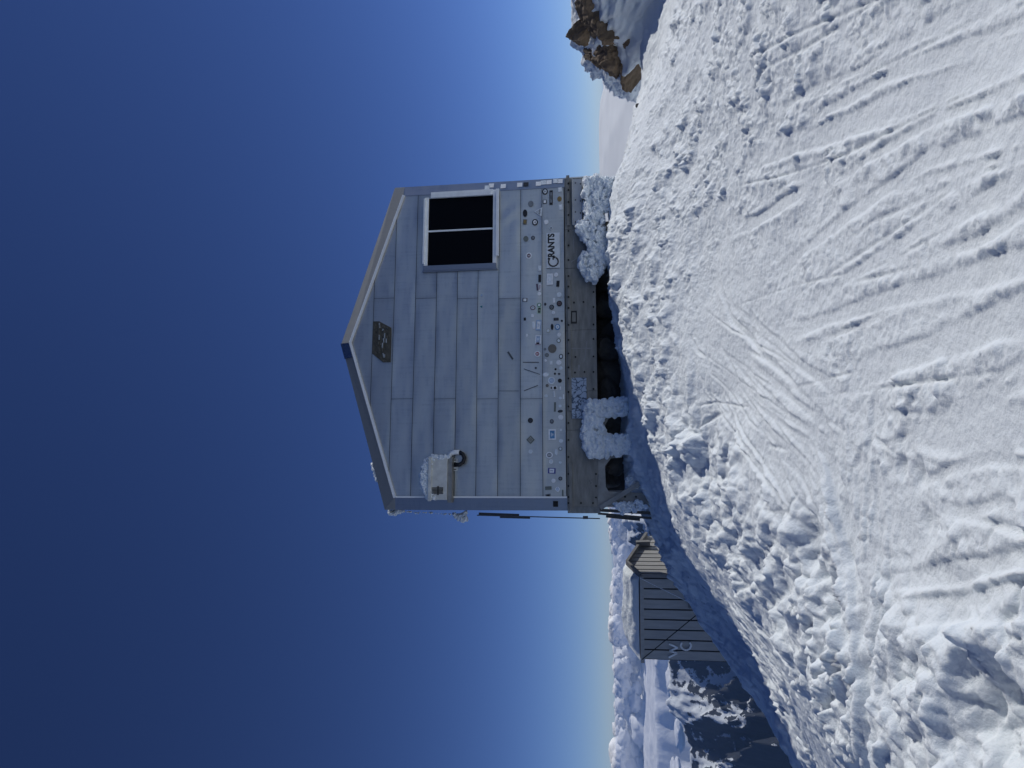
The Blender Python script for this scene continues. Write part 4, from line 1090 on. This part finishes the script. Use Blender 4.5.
# ------------------------------------------------------------------ far land
M_FARSNOW = mat_snow('far_snow', (.90, .93, .94), .10, .03, 2.0, None)
X, T = np.meshgrid(np.linspace(-60, 1500, 380), np.linspace(0, 1, 200))
cr_u = np.interp(X / 700 * F_PX + 384, [120, 250, 420, 520, 590, 640, 662, 675, 690, 706, 800, 1100, 1900], [660, 640, 622, 606, 598.5, 598, 599.5, 603, 600, 603, 612, 640, 700])
lv = 610.4 - (X / 700 * F_PX) * .0195
zc = 1.6 + 700 * (lv - cr_u) / F_PX
Yd = 250 + T * 900
zz = np.where(Yd < 700, zc - (700 - Yd) * .10 - 12 * np.clip((700 - Yd) / 450, 0, 1) ** 2, zc - ((Yd - 700) / 300) ** 2 * 60)
zz = zz - np.clip(30 - X, 0, None) * 2.5
zz = zz + (2.5 * fbm(X / 160, Yd / 130, 5, 401) - 3 * ridged(X / 260, Yd / 240, 3, 402)) * np.clip(np.abs(Yd - 700) / 60 + .25, 0, 1)
tag(grid_obj('snow_dome', X, Yd, zz, M_FARSNOW), 'smooth distant snow dome', kind='structure')

def attr(o, name, a):
    at_ = o.data.attributes.new(name, 'FLOAT', 'POINT'); at_.data.foreach_set('value', a.astype(np.float32).ravel())
m_mt, nt, b = new_mat('alpine_rock_and_snow')
an = N(nt, 'ShaderNodeAttribute', attribute_name='snow'); tc = N(nt, 'ShaderNodeTexCoord')
n1 = N(nt, 'ShaderNodeTexNoise', Scale=.02, Detail=9.0, Roughness=.72); nt.links.new(tc.outputs['Object'], n1.inputs['Vector'])
ad = N(nt, 'ShaderNodeMath', operation='ADD'); nt.links.new(an.outputs['Fac'], ad.inputs[0]); nt.links.new(n1.outputs[0], ad.inputs[1])
cr = N(nt, 'ShaderNodeValToRGB'); cr.color_ramp.elements[0].position = .97; cr.color_ramp.elements[1].position = 1.05
cr.color_ramp.elements[0].color = (.014, .019, .030, 1); cr.color_ramp.elements[1].color = (.72, .76, .80, 1)
nt.links.new(ad.outputs[0], cr.inputs[0]); nt.links.new(cr.outputs[0], b.inputs['Base Color']); b.inputs['Roughness'].default_value = .8
bp = N(nt, 'ShaderNodeBump', Strength=.9, Distance=12.0); nt.links.new(n1.outputs[0], bp.inputs['Height']); nt.links.new(bp.outputs[0], b.inputs['Normal'])
X, Y = np.meshgrid(np.linspace(-4200, 500, 620), np.linspace(1900, 6500, 520))
u = X / Y * F_PX + 384
crest_u = [-400, -100, 0, 48, 105, 150, 190, 225, 250, 262, 300, 420, 700]
crest_v = [760, 715, 690, 673, 659, 652, 645, 634, 618, 621, 640, 680, 760]
xc4 = (np.array(crest_u) - 384) / F_PX * 4000
zc4 = 1.6 + 4000 * (610.4 - (np.array(crest_u) - 384) * .0195 - np.array(crest_v)) / F_PX
zc = np.interp(X, xc4, zc4)
zz = zc - np.where(Y < 4000, (4000 - Y) * .85, (Y - 4000) * .85)
rg = ridged((X + Y * .55 + 60 * fbm(X / 300, Y / 300, 3, 505)) / 430, (Y * .6 - X * .35) / 1500, 6, 501)
zz = zz + (rg - 1.15) * 230 * np.clip(np.abs(Y - 4000) / 500 + .22, 0, 1) + 12 * fbm(X / 60, Y / 60, 4, 503)
dzx = np.gradient(zz, axis=1) / (X[0, 1] - X[0, 0]); dzy = np.gradient(zz, axis=0) / (Y[1, 0] - Y[0, 0])
zz = zz + 34 * (ridged((X + Y * .5) / 110, (Y * .6 - X * .35) / 300, 4, 506) - 1) * np.clip(np.abs(Y - 4000) / 200, .3, 1)
dzx = np.gradient(zz, axis=1) / (X[0, 1] - X[0, 0]); dzy = np.gradient(zz, axis=0) / (Y[1, 0] - Y[0, 0])
sn = .51 + .13 * (ridged((X + Y * .5) / 75, (Y * .6 - X * .35) / 420, 3, 508) - 1) - .26 * (np.hypot(dzx, dzy) - 1.05) + .20 * fbm((X + Y * .6) / 160, (Y - X * .4) / 900, 5, 504) + .13 * np.clip((zz + 520) / 450, -1.5, 1)
mo = grid_obj('mountain_ridge', X, Y, zz, m_mt); attr(mo, 'snow', sn)
tag(mo, 'dark rocky ridge streaked with snow far below', kind='structure')
X, Y = np.meshgrid(np.linspace(-90000, 90000, 120), np.linspace(-6000, 160000, 120))
tag(grid_obj('valley_floor', X, Y, -3000 + 260 * fbm(X / 9000, Y / 9000, 4, 601), mat_plain('dark_valley_forest', (.035, .05, .045), .9, var=.3, scale=.0004)), 'hazy blue valley', kind='structure')

# sea of clouds
m_cl, nt, b = new_mat('cloud_white')
b.inputs['Base Color'].default_value = (.98, .98, .97, 1); b.inputs['Roughness'].default_value = 1; b.inputs['Specular IOR Level'].default_value = 0
tc = N(nt, 'ShaderNodeTexCoord'); n1 = N(nt, 'ShaderNodeTexNoise', Scale=.004, Detail=8.0, Roughness=.6); nt.links.new(tc.outputs['Object'], n1.inputs['Vector'])
bp = N(nt, 'ShaderNodeBump', Strength=.6, Distance=60.0); nt.links.new(n1.outputs[0], bp.inputs['Height']); nt.links.new(bp.outputs[0], b.inputs['Normal'])
X, Y = np.meshgrid(np.linspace(-42000, 9000, 900), np.linspace(18000, 52000, 520))
wx = X + 500 * fbm(X / 2500, Y / 2500, 3, 701); wy = Y + 500 * fbm(X / 2500, Y / 2500, 3, 702)
wall = smooth01((Y + 2500 * fbm(X / 6000, Y / 6000, 3, 710) - 32500) / 5000)
bil = 1500 * clods(wx, wy, 3000, 703, .9) + 700 * clods(wx, wy, 1300, 704, .9) + 300 * clods(wx, wy, 550, 705, .9) + 110 * clods(wx, wy, 240, 706, .9)
zz = -1180 + wall * (250 + bil * .5) + (1 - wall) * (bil * .10 + 70 * fbm(X / 1800, Y / 900, 4, 707)) + 160 * fbm(X / 9000, Y / 9000, 2, 708)
edge = 20500 + 2600 * fbm(X / 4000, Y / 4000, 4, 709)
zz = np.where(Y < edge, zz - (edge - Y) * 1.6, zz)
zz = np.maximum(zz, -3300)
tag(grid_obj('cloud_sea', X, Y, zz, m_cl), 'sea of white clouds on the horizon', kind='stuff')
V, Fc, k = [], [], 0; rd = np.random.RandomState(77)
CB = [blob_mesh(90 + q, 3, .42, 2.6) for q in range(6)]
for i in range(800):
    x = rd.uniform(-24000, 1000); y = rd.uniform(30000, 36000)
    top = 120 + 380 * float(fbm(np.array([x / 2600.]), np.array([y / 9000.]), 3, 720)[0])
    r = rd.uniform(140, 420) * (1.3 if i % 4 == 0 else 1)
    z = min(top - r * .8, rd.uniform(-1200, 250))
    v, f = CB[i % 6]; a = rd.uniform(0, 6.3); ca, sa = math.cos(a), math.sin(a)
    V.append(v @ np.array([[ca, sa, 0], [-sa, ca, 0], [0, 0, 1]]) * np.array([1.25, 1.0, .85]) * r + np.array([x, y, z])); Fc.append(f + k); k += len(v)
tag(tri_obj('cumulus', np.concatenate(V), np.concatenate(Fc), m_cl), 'heaped white clouds along the horizon', kind='stuff')
V, Fc, k = [], [], 0
for i in range(150):                                   # loose low scraps over the valley
    cx_ = rd.uniform(-12500, -5500); y = rd.uniform(18200, 21500); r = rd.uniform(60, 230)
    g = float(fbm(np.array([cx_ / 1500.]), np.array([y / 1500.]), 2, 721)[0])
    if g < .05: continue
    v, f = CB[i % 6]; V.append(v * np.array([1.8, 1.8, .5]) * r + np.array([cx_, y, -1750 + rd.uniform(-300, 300)])); Fc.append(f + k); k += len(v)
tag(tri_obj('cloud_scraps', np.concatenate(V), np.concatenate(Fc), m_cl), 'loose cloud scraps over the valley', kind='stuff')
# ------------------------------------------------------------------ air
o = MB(); o.box((-40000, -5000, -3700), (40000, 17800, 26.0))
m = bpy.data.materials.new('thin_blue_air'); m.use_nodes = True; nt = m.node_tree; nt.nodes.clear()
pv = nt.nodes.new('ShaderNodeVolumePrincipled'); pv.inputs['Color'].default_value = (.32, .55, 1.0, 1); pv.inputs['Density'].default_value = 3.2e-5; pv.inputs['Anisotropy'].default_value = .1
ou = nt.nodes.new('ShaderNodeOutputMaterial'); nt.links.new(pv.outputs[0], ou.inputs['Volume'])
hz_ = o.build('haze', m); tag(hz_, kind='stuff')
